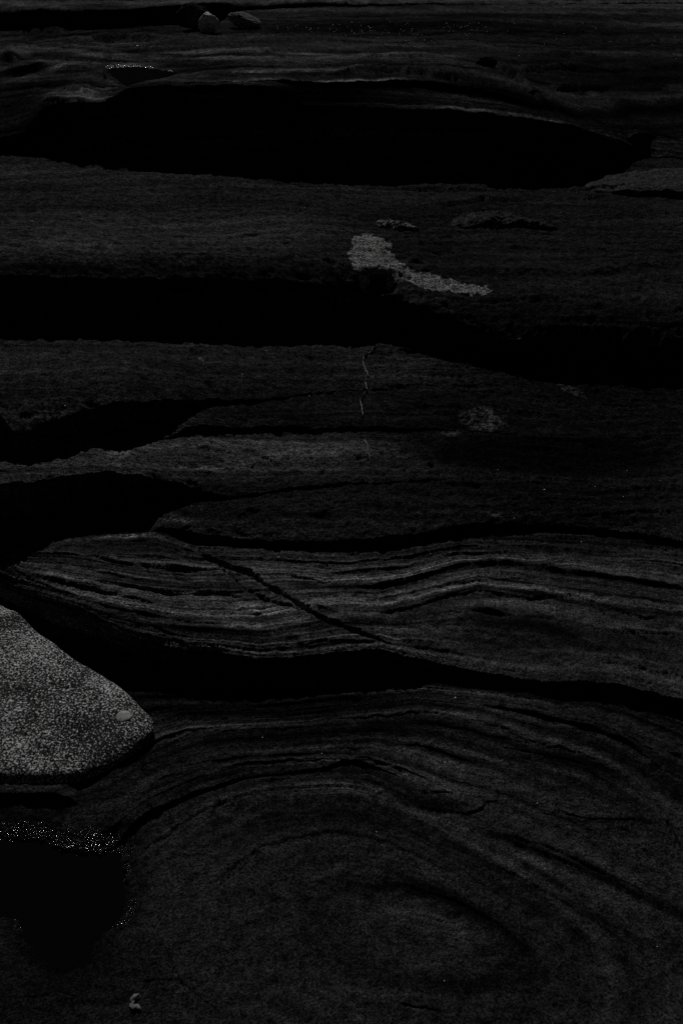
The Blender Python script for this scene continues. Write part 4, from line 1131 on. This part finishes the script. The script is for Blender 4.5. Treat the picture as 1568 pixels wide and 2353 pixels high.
def chip(X, Y, px, label, group=None, aspect=1.0):
    a = Vector(world_at(X, Y, on_top(X, Y)[2])); d = project(a.x, a.y, a.z)[2]
    o = bpy.data.objects.new('shell_chip', random.choice(CHIPS)); C.objects.link(o)
    s = px * (1.15 if Y < 160 else 0.7) * d / FPX * 0.5
    o.scale = (s * aspect, s, s * 0.9); o.location = a + Vector((0, 0, 0.1 * s)); o.rotation_euler = (0, 0, random.uniform(0, 6.28))
    return tag(o, label, 'shell', group)
FAR_L = 'tiny white shell chip scattered on the dark flat right of the far boulders'
for _ in range(120):
    X = random.uniform(600, 1130); Y = random.gauss(70, 11)
    if Y > 94 or Y < 40: continue
    chip(X, Y, random.choice([2, 2.4, 2.8, 3.6]), FAR_L, 'shell chips on the far flat')
for _ in range(34):
    chip(random.uniform(1130, 1568), random.uniform(15, 150), random.choice([2, 2.5, 3.2]), 'tiny white shell chip on the far shelf near the right edge', 'shell chips at far right')
for _ in range(22):
    chip(random.gauss(340, 45), random.gauss(104, 4), random.choice([2, 2.5, 3]), 'tiny white shell chip on the shelf behind the far pool', 'shell chips behind the far pool')
chip(316, 107, 8, 'largest white shell chip on the shelf behind the far pool')
ORD = ['leftmost', 'second from the left', 'third from the left', 'fourth from the left', 'fifth from the left', 'sixth from the left', 'seventh from the left', 'eighth from the left', 'ninth from the left', 'tenth from the left', 'eleventh from the left', 'twelfth from the left']
def chip_row(spots, what, group):
    for i, (X, Y, px) in enumerate(sorted(spots)):
        chip(X, Y, px, 'tiny white shell chip, ' + ORD[i] + ' of those on the ' + what, group)
chip_row([(75, 507, 4), (190, 503, 4), (365, 545, 4), (134, 561, 4), (388, 474, 4), (371, 584, 4), (415, 601, 4), (700, 477, 4), (722, 496, 4), (1010, 600, 4)], 'broad pitted bench', 'shell chips on the bench')
chip_row([(612, 806, 5), (150, 932, 6), (556, 860, 5), (710, 910, 5), (140, 852, 5)], 'smooth grey shelf', 'shell chips on the smooth shelf')
chip_row([(1249, 1125, 8), (1143, 1079, 4), (1439, 1081, 4), (1430, 1141, 5), (1365, 1118, 4), (1180, 1190, 4), (463, 1171, 4), (1515, 1104, 4)], 'dark rough layer', 'shell chips on the dark layer')
chip_row([(988, 1272, 4), (997, 1294, 5), (1334, 1245, 6), (640, 1280, 5)], 'wavy layered block', 'shell chips on the wavy block')
chip_row([(603, 1694, 5), (739, 1731, 5), (864, 1911, 5), (1020, 2253, 5), (1233, 1845, 5), (1508, 2174, 5)], 'near folded rock', 'shell chips on the near rock')
chip(1045, 1603, 8, 'white shell chip in the dark hollow above the near fold')

# ---- broken white shell at the very front
a = Vector(world_at(313, 2305, on_top(313, 2305)[2]))
k = project(a.x, a.y, a.z)[2] / FPX
tube = np.array([(6, 14, 2), (2, 17, 6), (-5, 13, 8), (-9, 6, 7), (-7, -1, 5), (-10, -8, 4), (-3, -12, 5), (4, -8, 4), (9, -13, 4), (15, -16, 1)], float)
rad = np.array([2, 4, 5, 5.5, 4.5, 5.5, 6.5, 5, 5, 2])
L = np.arange(len(tube)); t = np.linspace(0, len(tube) - 1, 40)
path = np.stack([np.interp(t, L, tube[:, i]) for i in range(3)], -1); rr_ = np.interp(t, L, rad)
th = np.linspace(0, 2 * math.pi, 14, endpoint=False)
tg = np.gradient(path, axis=0); tg[:, 2] = 0; tg /= np.linalg.norm(tg, axis=1)[:, None] + 1e-9
sd = np.stack([-tg[:, 1], tg[:, 0], 0 * t], -1)
co = path[:, None] + rr_[:, None, None] * (np.cos(th)[None, :, None] * sd[:, None] + np.sin(th)[None, :, None] * np.array([0, 0, 0.6]))
co = co + 1.3 * np.stack([perlin(co[..., 0] / 4, co[..., 1] / 4 + i * 7, 91 + i) for i in range(3)], -1)
v = np.arange(40 * 14).reshape(40, 14)
q = np.stack([v[:-1], np.roll(v[:-1], -1, 1), np.roll(v[1:], -1, 1), v[1:]], -1).reshape(-1, 4)
M_BROKEN = plain('weathered_shell', 0.2, 0.9, 0.0)
tag(mesh_obj('broken_shell', co.reshape(-1, 3) * k, q, M_BROKEN, loc=a), 'broken curled white shell lying on the rock below the near pool', 'shell')
